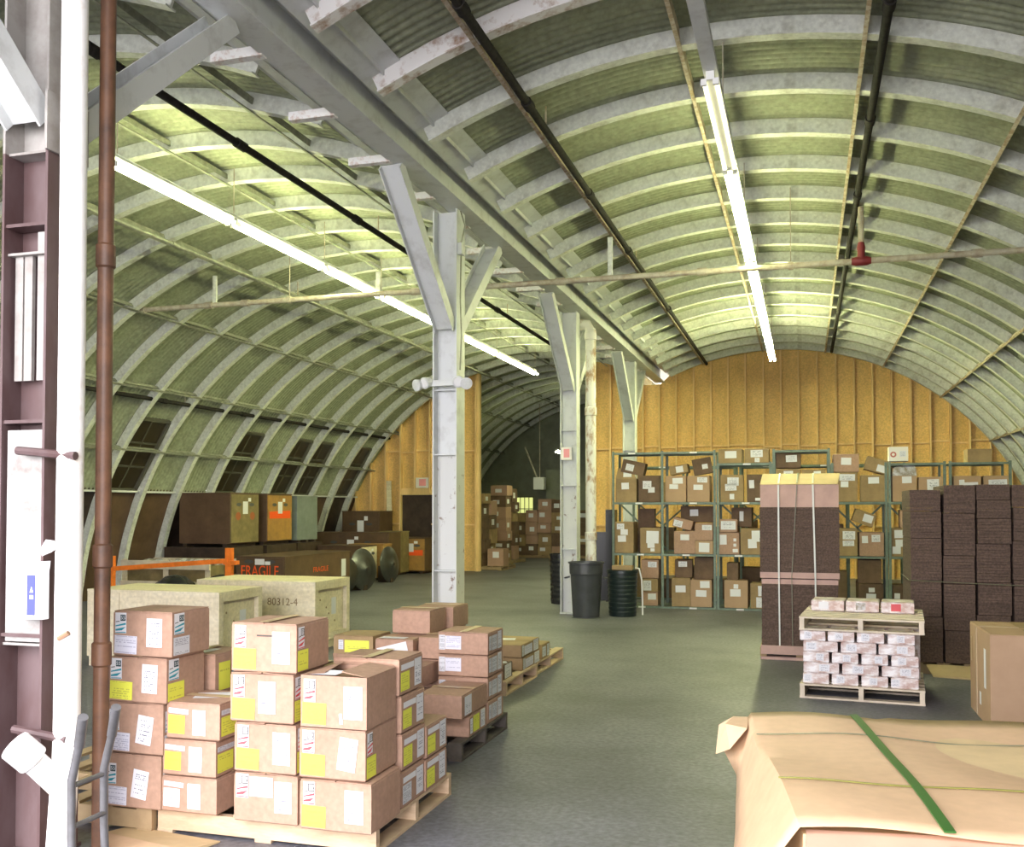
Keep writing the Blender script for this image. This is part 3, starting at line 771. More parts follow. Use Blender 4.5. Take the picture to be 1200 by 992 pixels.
b = MB(); b.hexa([(-.174, -.165, .244), (-.170, -.165, .244), (-.170, .165, .244), (-.174, .165, .244), (-.07, -.13, .25), (-.066, -.13, .253), (-.10, .15, .262), (-.104, .15, .258)]); b.build('flap', 'carton', o)
b = MB(); b.quad((-.14, -.15, .2445), (.0, -.15, .2465), (.02, -.06, .2535), (-.10, -.06, .2535)); b.build('loose_paper', 'paper_white', o)
carton('middle carton of the front right stack, tilted white document', -2.33, -1.985, 4.24, 4.60, .365, .603, 'carton', Bm(.205, -.12))
carton('bottom carton of the front right stack, scuffed, nearest the aisle', -2.32, -1.95, 4.23, 4.57, PH, .36, 'carton', Bm(.235, side=False))
# cartons facing the aisle behind the open one
def D(yel=True):
    return [('R', .02, .125, .17, .03, 'paper_white', 'barcode_strip', .0), ('R', .015, .02, .115, .095, YE if yel else GR, 'packing_slip'), ('R', .195, .022, .095, .14, WH, 'shipping_label')]
for z0, z1, y0, t, yl in ((.70, .885, 4.60, 'topmost of four cartons facing the aisle behind the open carton', True), (.505, .695, 4.63, 'second of four cartons facing the aisle, yellow slip low on left', True),
                          (.315, .50, 4.64, 'third of four cartons facing the aisle behind the open one', True), (PH, .31, 4.63, 'lowest of four cartons facing the aisle, grey slip', False)):
    carton(t, -2.33, -1.97, y0, y0 + .31, z0, z1, 'carton', D(yl))
carton('upper of two cartons at the aisle end of the front pallet', -2.33, -1.965, 4.96, 5.27, .30, .475, 'carton', D())
carton('lower of two cartons at the aisle end of the front pallet', -2.33, -1.965, 4.95, 5.27, PH, .295, 'carton', D())
carton('carton with raised flaps peeping over behind the open carton', -2.70, -2.37, 4.63, 4.95, .60, .80, 'carton_olive', [('F', .05, .05, .1, .1, YE, 'packing_slip')])
for z0, z1, t in ((.365, .595, 'upper'), (PH, .36, 'lower')):
    carton(f'{t} hidden carton behind the tall red-labelled stack', -2.70, -2.37, 4.63, 4.95, z0, z1)
# second pallet
carton('carton hanging over the front of the dark pallet, one tall document', -2.47, -2.165, 6.09, 6.62, .265, .42, 'carton', [('R', .05, .015, .14, .125, WH, 'shipping_label')])
carton('carton under the overhanging one on the dark pallet, yellow slip', -2.50, -2.16, 6.22, 6.60, .12, .26, 'carton', [('R', .02, .02, .05, .10, WH, 'barcode_strip'), ('R', .08, .02, .13, .11, YE, 'packing_slip'), ('R', .24, .02, .09, .12, WH, 'shipping_label'), ('F', -.0, .05, .03, .06, YE, 'packing_slip')])
def Hs(): return [('F', .008, .03, .045, .105, 'print_grey', 'barcode_strip'), ('F', .055, .035, .12, .095, LN, 'packing_slip'), ('R', .02, .03, .06, .10, GR, 'barcode_strip'), ('R', .09, .025, .12, .105, GR, 'packing_slip'), ('R', .225, .02, .09, .125, WH, 'shipping_label')]
for z0, z1, t in ((.605, .762, 'top carton of the aisle stack on the dark pallet'), (.449, .60, 'second carton of the aisle stack on the dark pallet, white slips in front'),
                  (.285, .444, 'third carton of aisle stack on the dark pallet, half hidden by overhanging carton'), (.12, .28, 'lowest carton of the aisle stack on the dark pallet')):
    carton(t, -2.54, -2.165, 6.64, 7.0, z0, z1, 'carton', Hs())
carton('plain carton topmost of the second group, in front of the steel column', -3.05, -2.74, 7.0, 7.32, .69, .868, 'carton', (), rz=-.03)
carton('plain carton directly behind the topmost plain one, second group', -3.0, -2.69, 7.36, 7.72, .69, .862, 'carton')
carton('carton with crumpled white paper on top, second group', -3.06, -2.76, 6.70, 7.02, .545, .685, 'carton', [('F', .02, .0, .24, .10, 'paper_white', 'loose_paper', .25), ('T', .02, .02, .2, .1, 'paper_white', 'loose_paper')])
carton('carton with a yellow slip at left end of the second group', -3.40, -3.08, 6.70, 7.02, .545, .70, 'carton_olive', [('F', .04, .05, .04, .07, GR, 'barcode_strip'), ('F', .09, .03, .2, .09, YE, 'packing_slip')])
carton('narrow brown carton behind the white-slip stack', -2.74, -2.57, 6.76, 7.1, .545, .70, 'carton')
carton('narrow brown carton below, left of the white-slip stack', -2.74, -2.57, 6.40, 6.72, .40, .54, 'carton')
for i, (xa, xb) in enumerate(((-3.40, -3.08), (-3.07, -2.76), (-2.755, -2.56))):
    for z0, z1, t in ((.335, .54, 'upper'), (.12, .33, 'lower')):
        carton(f'{t} hidden carton on the dark pallet, {("left", "middle", "right")[i]} column', xa, xb, 6.74, 7.05, z0, z1)
for z0, z1, t in ((.12, .40, 'lower'), (.405, .685, 'upper')):
    carton(f'{t} hidden carton behind the dark pallet group under plain topmost ones', -3.06, -2.70, 7.12, 7.70, z0, z1)
carton('low carton at left front of the dark pallet', -2.86, -2.53, 6.12, 6.62, .12, .33, 'carton')
# farther pallets
def Js(): return [('R', .02, .008, .07, .10, GR, 'barcode_strip'), ('R', .10, .012, .28, .085, LN, 'packing_slip'), ('R', .42, .006, .18, .108, WH, 'shipping_label')]
carton('upper flat carton on the pallet farther back, paper on top', -2.95, -2.56, 8.86, 9.50, .248, .365, 'carton_olive', Js() + [('T', .02, .3, .2, .14, 'paper_white', 'loose_paper', .2)])
carton('lower flat carton on the pallet farther back', -2.93, -2.555, 8.88, 9.50, .125, .243, 'carton_olive', Js())
carton('flat carton on the farthest floor pallet of the left row', -2.93, -2.56, 9.60, 9.93, .125, .27, 'carton_olive', [('R', .02, .02, .14, .10, GR, 'packing_slip'), ('R', .2, .01, .1, .12, GR, 'shipping_label')])
carton('small dark carton with big white document at the pallet front', -2.80, -2.57, 8.34, 8.60, .125, .26, 'carton_dark', [('R', .02, .01, .2, .12, WH, 'shipping_label'), ('T', .02, .05, .2, .12, 'paper_white', 'loose_paper', .4), ('F', .12, .02, .05, .05, 'paper_white', 'label_square')])

# flattened cardboard on the floor by the pipes
o = tag(empty('cardboard_sheet', (-3.08, 4.10, .0)), 'crumpled flattened cardboard lying on the floor before the front pallet', 'cardboard')
b = MB(); b.hexa([(-.33, .10, .002), (.25, -.05, .002), (.30, .17, .002), (-.28, .24, .002), (-.33, .10, .012), (.25, -.05, .03), (.30, .17, .008), (-.28, .24, .008)]); b.build('sheet', 'board_tan', o)
b = MB(); b.hexa([(-.22, -.10, .002), (.30, -.16, .002), (.25, -.05, .008), (-.33, .10, .008), (-.22, -.10, .006), (.30, -.16, .006), (.25, -.05, .034), (-.33, .10, .016)]); b.build('folded_sheet', 'kraft', o)

# hand truck beside the pipes
ht = tag(empty('hand_truck', (-2.66, 3.2, 0), .35), 'grey and black hand truck leaning by the white standpipe', 'hand truck')
for s, m in ((-1, 'grey_tube'), (1, 'grey_tube')):
    b = MB(); b.tube([(s * .03 - .03, .10 + s * .09, .10), (s * .03 - .04, .09 + s * .09, .38), (s * .03 - .035, .07 + s * .09, .60), (s * .03 + .01, .02 + s * .09, .74), (s * .03 + .05, -.06 + s * .09, .86)], .016, 10); b.build('side_rail', m, ht, smooth=True)
    b = MB(); b.tube([(s * .03 + .012, .018 + s * .09, .745), (s * .03 + .055, -.065 + s * .09, .872)], .0195, 10); b.build('hand_grip', 'grey_tube', ht, smooth=True)
    w_ = MB(); w_.lathe([(.03, -.02), (.095, -.025), (.10, 0), (.095, .025), (.03, .02)], 18, (0, 0, 0), 'X'); o = w_.build('wheel', 'rubber', ht, smooth=True); o.location = (-.05, .10 + s * .2, .10); o.rotation_euler = (0, 0, pi / 2)
for z, y in ((.2, .10), (.42, .085), (.58, .072)):
    b = MB(); b.tube([(-.065, y - .09, z), (-.005, y + .09, z)], .011, 8); b.build('cross_bar', 'grey_tube', ht, smooth=True)
b = MB(); b.tube([(-.05, -.10, .10), (-.05, .30, .10)], .012, 8); b.build('axle', 'grey_tube', ht)
b = MB(); b.box(-.04, .16, -.06, .26, .004, .012); b.build('toe_plate', 'grey_tube', ht)

# white box with a blue band fixed to the column flange
o = tag(empty('wall_box', (-3.42, 3.765, 1.26)), 'white box with a blue vertical band, hung on the maroon column', 'box')
b = MB(); b.box(-.11, .05, -.045, .0, -.125, .115); b.build('case', 'paper_white', o, bevel=.004)
b = MB(); b.box(-.035, .010, -.0475, -.045, -.105, .08); b.build('blue_band', 'label_blue', o)
b = MB(); b.hexa([(-.11, -.05, .115), (.05, -.05, .105), (.05, .0, .105), (-.11, .0, .115), (-.105, -.045, .125), (.055, -.03, .145), (.055, .0, .145), (-.105, .0, .13)]); b.build('lid', 'paper_white', o)
b = MB(); b.quad((-.018, -.0485, -.03), (.002, -.0485, -.03), (.002, -.0485, -.012), (-.018, -.0485, -.012)); b.v += [(-.018, -.0485, 0), (.002, -.0485, 0), (-.008, -.0485, .028)]; b.f.append((4, 5, 6)); b.build('band_print', 'paper_white', o)

# ------------------------------------------------------------------ right-hand side: paper-wrapped stack in front
KR = math.radians(8)
ks = tag(empty('wrapped_stack', (-.03, 2.72, 0), KR), 'kraft-paper covered stack tied with green strap, at the lower right', 'stack')
KW, KD, KH = 1.35, 1.42, .785
b = MB(); b.box(.02, KW, .02, KD, .12, KH); b.build('sheet_pile', 'board_tan', ks)
def sag(x, y): return .012 * math.sin(x * 4.1 + 1) + .010 * math.sin(y * 5.0) + .006 * math.sin(9 * x + 4 * y)
nx, ny = 22, 20; v = []; f = []
b = MB(); rows = []
for j in range(ny + 1):
    y = KD * j / ny + .01 * math.sin(j)
    rowp = []
    # skirt hanging at the left: from the lip down and outward
    t = j / ny
    drop = .16 + .10 * math.sin(min(1, max(0, (1 - t) * 1.3)) * pi * .55)
    out = .05 + .13 * (1 - t) ** 1.2
    if t > .9: drop *= .62; out += .05
    rowp.append((-out, y, KH - drop)); rowp.append((-out * .62, y, KH - drop * .55)); rowp.append((-.006, y, KH + .002))
    for i in range(nx + 1):
        x = .01 + (KW - .01) * i / nx
        rowp.append((x, y + (.05 if j == ny and i > 8 else 0), KH + .012 + sag(x, y)))
    rows.append(rowp)
k = len(rows[0])
b.v = [q for r_ in rows for q in r_]
b.f = [(j * k + i, j * k + i + 1, (j + 1) * k + i + 1, (j + 1) * k + i) for j in range(ny) for i in range(k - 1)]
cv = b.build('paper_cover', 'kraft', ks, smooth=True)
sm = cv.modifiers.new('thickness', 'SOLIDIFY'); sm.thickness = .004; sm.offset = 1
b = MB(); b.hexa([(-.005, -.03, KH - .30), (KW, -.03, KH - .30), (KW, -.024, KH - .30), (-.005, -.024, KH - .30), (.02, -.055, KH - .012), (KW, -.05, KH - .012), (KW, .04, KH + .006), (.03, .04, KH + .006)]); b.build('front_flap', 'kraft_pink', ks)
b = MB(); b.rings([[(-.10, KD - .10, KH + .006), (-.02, KD - .16, KH + .004), (.0, KD + .02, KH + .012), (-.06, KD + .02, KH + .012)], [(-.14, KD - .12, KH - .11), (-.09, KD - .20, KH - .07), (-.02, KD - .02, KH + .002), (-.12, KD + .0, KH - .02)]]); b.build('corner_flap', 'kraft', ks)
def strap(x_or_y, axis, w, m):
    b = MB(); n = 26; rr = []
    for i in range(n + 1):
        t = i / n
        if axis == 'y':
            y = KD * t; x = x_or_y + .03 * math.sin(t * 2.2); z = KH + .022 + sag(x, y)
            rr.append([(x - w / 2, y, z), (x + w / 2, y, z), (x + w / 2, y, z + .004), (x - w / 2, y, z + .004)])
        else:
            x = KW * t; y = x_or_y + .02 * math.sin(t * 3); z = KH + .020 + sag(x, y)
            rr.append([(x, y - w / 2, z), (x, y - w / 2, z + .003), (x, y + w / 2, z + .003), (x, y + w / 2, z)])
    b.rings(rr)
    if axis == 'y': b.box(x_or_y - w / 2, x_or_y + w / 2, -.062, -.058, KH - .5, KH + .01)
    return b.build('strap', m, ks)
strap(.385, 'y', .030, 'strap_green'); strap(.40, 'x', .007, 'strap_olive'); strap(1.10, 'x', .006, 'strap_dark')
b = MB(); b.box(.15, .19, .385, .415, KH + .022, KH + .034); b.build('strap_buckle', 'paper_white', ks, bevel=.006)
for x in (.1, .65, 1.2):
    b = MB(); b.box(x, x + .09, .05, KD - .05, .0, .12); b.build('skid', 'pallet_wood', ks)

# big taped carton at the right edge
o = carton('big taped carton at the right edge, in front of the dark board stack', 1.30, 2.05, 8.0, 8.92, .0, .715, 'carton_pale', [('L', .66, .28, .09, .30, 'paper_white', 'shipping_label'), ('L', .45, .12, .08, .1, 'paper_white', 'label_square'), ('L', .05, .4, .05, .2, 'tape', 'tape_strip'), ('T', .28, .02, .45, .88, 'carton_olive', 'printed_panel')], top='flaps')
b = MB(); b.box(.0 - .378, -.10, -.03, .03, .716 + .006, .719 + .006); b.build('tape_strip', 'clear_tape', o)
b = MB(); b.box(-.379, -.376, .12, .17, .01, .70); b.build('tape_strip', 'clear_tape', o)
b = MB(); b.box(-.372, .372, -.463, -.4605, .03, .045); b.build('seam', 'tape', o)

# pallet of small wrapped packages
LX, LY, LA = -.05, 8.95, -math.radians(5)
def lp(x, y): return (LX + x * math.cos(LA) - y * math.sin(LA), LY + x * math.sin(LA) + y * math.cos(LA))
LWD, LDP = .985, 1.0
def lpallet(z, label, h, m):
    c = lp(LWD / 2, LDP / 2)
    r_ = pallet(label, c[0] - LWD / 2 - .01, c[0] + LWD / 2 + .01, c[1] - LDP / 2, c[1] + LDP / 2, h, 'y', m, 7, z, LA)
    return r_
lpallet(0, 'pale pallet on the floor under the small wrapped packages', .125, 'pallet_white')
lpallet(.588, 'pale pallet laid on top of the small wrapped packages', .118, 'pallet_white')
def package(label, u0, u1, v0, v1, z0, z1, group=None, extra=None):
    cx, cy = lp((u0 + u1) / 2, (v0 + v1) / 2); w, d, h = u1 - u0, v1 - v0, z1 - z0
    b = MB(); e = .008; rr = []
    for zz, ins in ((0, e), (e, 0), (h - e, 0), (h, e)):
        a, c = w / 2 - ins, d / 2 - ins; rr.append([(-a, -c, zz), (a, -c, zz), (a, c, zz), (-a, c, zz)])
    b.rings(rr); o = b.build('wrapped_package', 'package_wrap'); o.location = (cx, cy, z0); o.rotation_euler = (0, 0, LA + R.uniform(-.012, .012)); tag(o, label, 'package', group)
    b = MB(); q = d / 2 + .0015; a = R.uniform(-.5, .1) * w
    b.quad((a, -q, h * .2), (a + w * .3, -q, h * .2), (a + w * .3, -q, h * .85), (a, -q, h * .85), uv=True); b.build('paper_label', extra or 'print_white', o)
    return o
lay = ['bottom', 'second', 'third', 'fourth', 'top']
pos4, pos3 = ['leftmost', 'second from left', 'second from right', 'rightmost'], ['left', 'middle', 'right']
for r_ in range(5):
    n = 4 if r_ % 2 == 0 else 3; z0 = .125 + r_ * .0923; off = .015 if n == 4 else .02
    wv = LWD - .03 + (-.03 if r_ == 3 else 0)
    for i in range(n):
        u0 = off + wv * i / n + R.uniform(0, .006) - (.03 if r_ == 4 else 0) ; u1 = off + wv * (i + 1) / n - .022 - (.03 if r_ == 4 else 0)
        package(f'white-filmed package, {(pos4 if n == 4 else pos3)[i]} in the {lay[r_]} front row', u0, u1, .03, .47, z0, z0 + .0915)
        o = package('white-filmed package in the hidden back half of the load', u0, u1, .50, .97, z0, z0 + .0885, 'packages at the back of the load') if False else None
for r_ in range(1):
    b = None
for i in range(2):
    package(f'large wrapped package filling the {("left", "right")[i]} back of the package load', .02 + .48 * i, .49 + .48 * i, .50, .97, .125, .585)
for i, t in enumerate(('left of three pink packages on the raised pallet, white label', 'middle of three pink packages on the raised pallet', 'right of three pink packages on the raised pallet')):
    package(t, .05 + i * .30, .335 + i * .30 - .005 * i, .52, .86, .708, .808, None, ('paper_white', 'clear_film', 'red_stripe')[i])

# strapped tower of flat boards
tw = tag(empty('board_tower', (-.07, 11.15, 0)), 'tall strapped tower of flat dark boards with pink top, beside the shelving', 'stack')
def slabs(b, x0, x1, y0, y1, z0, z1, t, jit=.002):
    n = max(1, round((z1 - z0) / t))
    for i in range(n):
        a, c = z0 + (z1 - z0) * i / n, z0 + (z1 - z0) * (i + 1) / n - .0012
        dx, dy = R.uniform(-jit, jit), R.uniform(-jit, jit)
        b.box(x0 + dx, x1 + dx, y0 + dy, y1 + dy, a, c)
for (z0, z1, m, nm, w) in ((.15, .82, 'board_edge', 'lower_boards', .40), (.82, .875, 'board_pink', 'pink_layer', .40), (.885, .95, 'board_pink', 'pink_layer', .415), (.95, 1.66, 'board_edge', 'upper_boards', .415), (1.66, 1.905, 'board_pink', 'pink_top', .41)):
    b = MB(); slabs(b, -w, w, -.02 + (0 if w > .4 else .01), .80, z0, z1, .028 if m == 'board_edge' else (z1 - z0)); o = b.build(nm, m, tw)
    if m == 'board_edge': o['kind'] = 'stuff'
b = MB(); b.hexa([(-.41, -.025, 1.907), (.40, -.025, 1.907), (.42, .60, 1.91), (-.41, .60, 1.91), (-.41, -.02, 1.913), (.40, -.02, 1.913), (.44, .42, 2.04), (-.40, .42, 2.04)]); b.build('top_sheet', 'board_tan', tw)
for i, (x, x2) in enumerate(((-.215, -.215), (-.02, -.08), (.145, .165))):
    b = MB(); b.bar((x, -.045, 1.905), (x2, -.045, .90), .018 if i != 1 else .008, .003, up=(0, 1, 0)); b.bar((x2, -.045, .90), (x2 + .005, -.045, .15), .016 if i != 1 else .008, .003, up=(0, 1, 0)); b.bar((x, -.04, 1.92), (x + .01, .40, 2.045), .018, .003); b.build('strap', 'strap_white' if i != 1 else 'strap_dark', tw)
for x in (-.40, -.02, .36):
    b = MB(); b.box(x - .02, x + .05, -.02, .80, .03, .13); b.build('skid', 'pallet_old', tw)
for (z0, z1) in ((.10, .15), (.0, .03)):
    b = MB(); b.box(-.41, .42, -.05, .06, z0, z1); b.build('skid_board', 'board_pink', tw)
b = MB(); b.box(-.41, .42, -.06, -.045, .06, .155); b.build('skid_face', 'board_pink', tw)

# wall of dark flat-board bundles
mb = [(1.00, 1.30, 1.835), (1.305, 1.605, 1.88), (1.61, 1.925, 1.885), (1.93, 2.245, 1.88), (2.25, 2.57, 1.875)]
cn = ['leftmost', 'second', 'third', 'fourth', 'fifth']
cuts = [[.115, .57, .93, 1.35, 1.62], [.115, .44, .90, 1.18, 1.60], [.115, .60, .92, 1.30, 1.55, 1.73], [.115, .50, .95, 1.33, 1.66], [.115, .55, .90, 1.25, 1.6]]
dk = tag(empty('pallet', (1.8, 11.0, 0)), 'low broken pallet under the wall of dark board bundles', 'pallet')
for y in (10.63, 11.0, 11.38):
    b = MB(); b.box(-.78, .78, y - 11.03, y - 10.97, .0, .09); b.build('stringer', 'pallet_old', dk)
for i in range(7):
    x = -.74 + i * .247
    b = MB(); b.box(x - .07, x + .05, -.42, .42, .09, .112); b.build('deck_board', 'pallet_old', dk)
b = MB(); b.hexa([(-.62, -.62, .004), (-.20, -.72, .004), (-.18, -.44, .08), (-.66, -.42, .085), (-.62, -.62, .02), (-.20, -.72, .02), (-.18, -.44, .096), (-.66, -.42, .10)]); b.build('loose_board', 'board_tan', dk)
for c, ((xa, xb, top), cu) in enumerate(zip(mb, cuts)):
    lv = cu + [top]
    for k in range(len(lv) - 1):
        b = MB(); dx = R.uniform(-.006, .006); slabs(b, xa + dx + .006, xb + dx - .010, 10.58 + R.uniform(-.008, .008), 11.42, lv[k] + .001, lv[k + 1] - .003, .03, .0018)
        o = b.build('board_bundle', 'board_edge')
        nm = ['bottom', 'second', 'third', 'fourth', 'fifth', 'sixth'][k] if k < len(lv) - 2 else 'top'
        tag(o, f'{nm} bundle of dark flat boards, {cn[c]} column of the board wall from left', 'board bundle', 'bundles of the dark board wall')
st_ = tag(empty('binding_cord', (1.0, 10.545, .93)), 'thin pale cord around the dark board wall at mid height', 'cord')
b = MB(); b.tube([(-.01, 0, 0), (.3, -.008, -.01), (.6, -.008, -.02), (.95, -.008, -.03), (1.57, 0, -.03)], .004, 6); b.build('cord', 'strap_dark', st_)
b = MB(); b.tube([(-.015, 0, 0), (-.015, .5, .01), (-.015, .88, .01)], .004, 6); b.build('cord', 'strap_dark', st_)
# ------------------------------------------------------------------ shelving along the far right
SY, SD = 16.26, .62
LV = (.03, .895, 1.745)
def shelving(label, posts, top, levels, brace=True, y0=SY, deckless=(), capped=True):
    xa, xb = posts[0], posts[-1]
    s = tag(empty('shelving_unit', ((xa + xb) / 2, y0, 0)), label, 'shelving'); cx = (xa + xb) / 2
    for x in posts:
        for y in (0, SD):
            b = MB(); b.box(x - cx - .02, x - cx + .02, y - .004, y + .0, 0, top + .02); b.box(x - cx - .02, x - cx - .016, y, y + .03 * (1 if y == 0 else -1), 0, top + .02); b.build('post', 'shelf_green', s)
    for z in list(levels) + ([top] if capped else []):
        if z in deckless: continue
        b = MB(); b.box(xa - cx, xb - cx, 0, SD, z - .012, z - .002); b.box(xa - cx, xb - cx, -.012, -.004, z - .035, z); b.box(xa - cx, xb - cx, SD + .004, SD + .012, z - .035, z); b.build('shelf', 'shelf_green', s)
        for i in range(len(posts) - 1):
            if R.random() < .7:
                m_ = (posts[i] + posts[i + 1]) / 2 - cx + R.uniform(-.1, .1); b = MB(); b.box(m_ - .06, m_ + .06, -.015, -.012, z - .03, z - .004); b.build('shelf_tag', 'paper_white', s)
    if brace:
        b = MB(); b.bar((xa - cx + .02, SD + .015, .95), (posts[1] - cx - .02, SD + .015, 1.70), .03, .004, up=(0, 1, 0)); b.bar((xa - cx + .02, SD + .015, 1.70), (posts[1] - cx - .02, SD + .015, .95), .03, .004, up=(0, 1, 0)); b.build('cross_brace', 'shelf_green', s)
    return s
shelving('green steel shelving unit of two bays, nearest the black bins', (-3.09, -2.27, -1.42), 2.575, LV)
shelving('green shelving unit with two cartons on its low top, third bay from left', (-1.37, -.535), 2.375, LV)
shelving('tall green shelving unit behind the strapped board tower', (-.485, .355), 2.575, LV)
shelving('open-topped green shelving unit just right of the board tower', (.405, 1.20), 2.34, LV, capped=False)
shelving('green shelving unit carrying the white emblem carton on its top', (1.25, 2.04), 2.345, LV)
shelving('rightmost green shelving unit, rising over the dark board wall', (2.12, 2.95), 2.345, LV)
RY = SY + 1.5
shelving('second row of green shelving behind the first, left half', (-3.0, -2.1, -1.2), 2.4, LV, y0=RY)
shelving('second row of green shelving behind the first, right half', (-1.1, -.2, .7, 1.6), 2.4, LV, y0=RY)

bays = {1: 'first shelving bay from left', 2: 'second shelving bay from left', 3: 'third shelving bay from left', 4: 'shelving bay behind the board tower', 5: 'shelving bay just right of board tower', 6: 'shelving bay at the board wall edge', 7: 'rightmost shelving bay'}
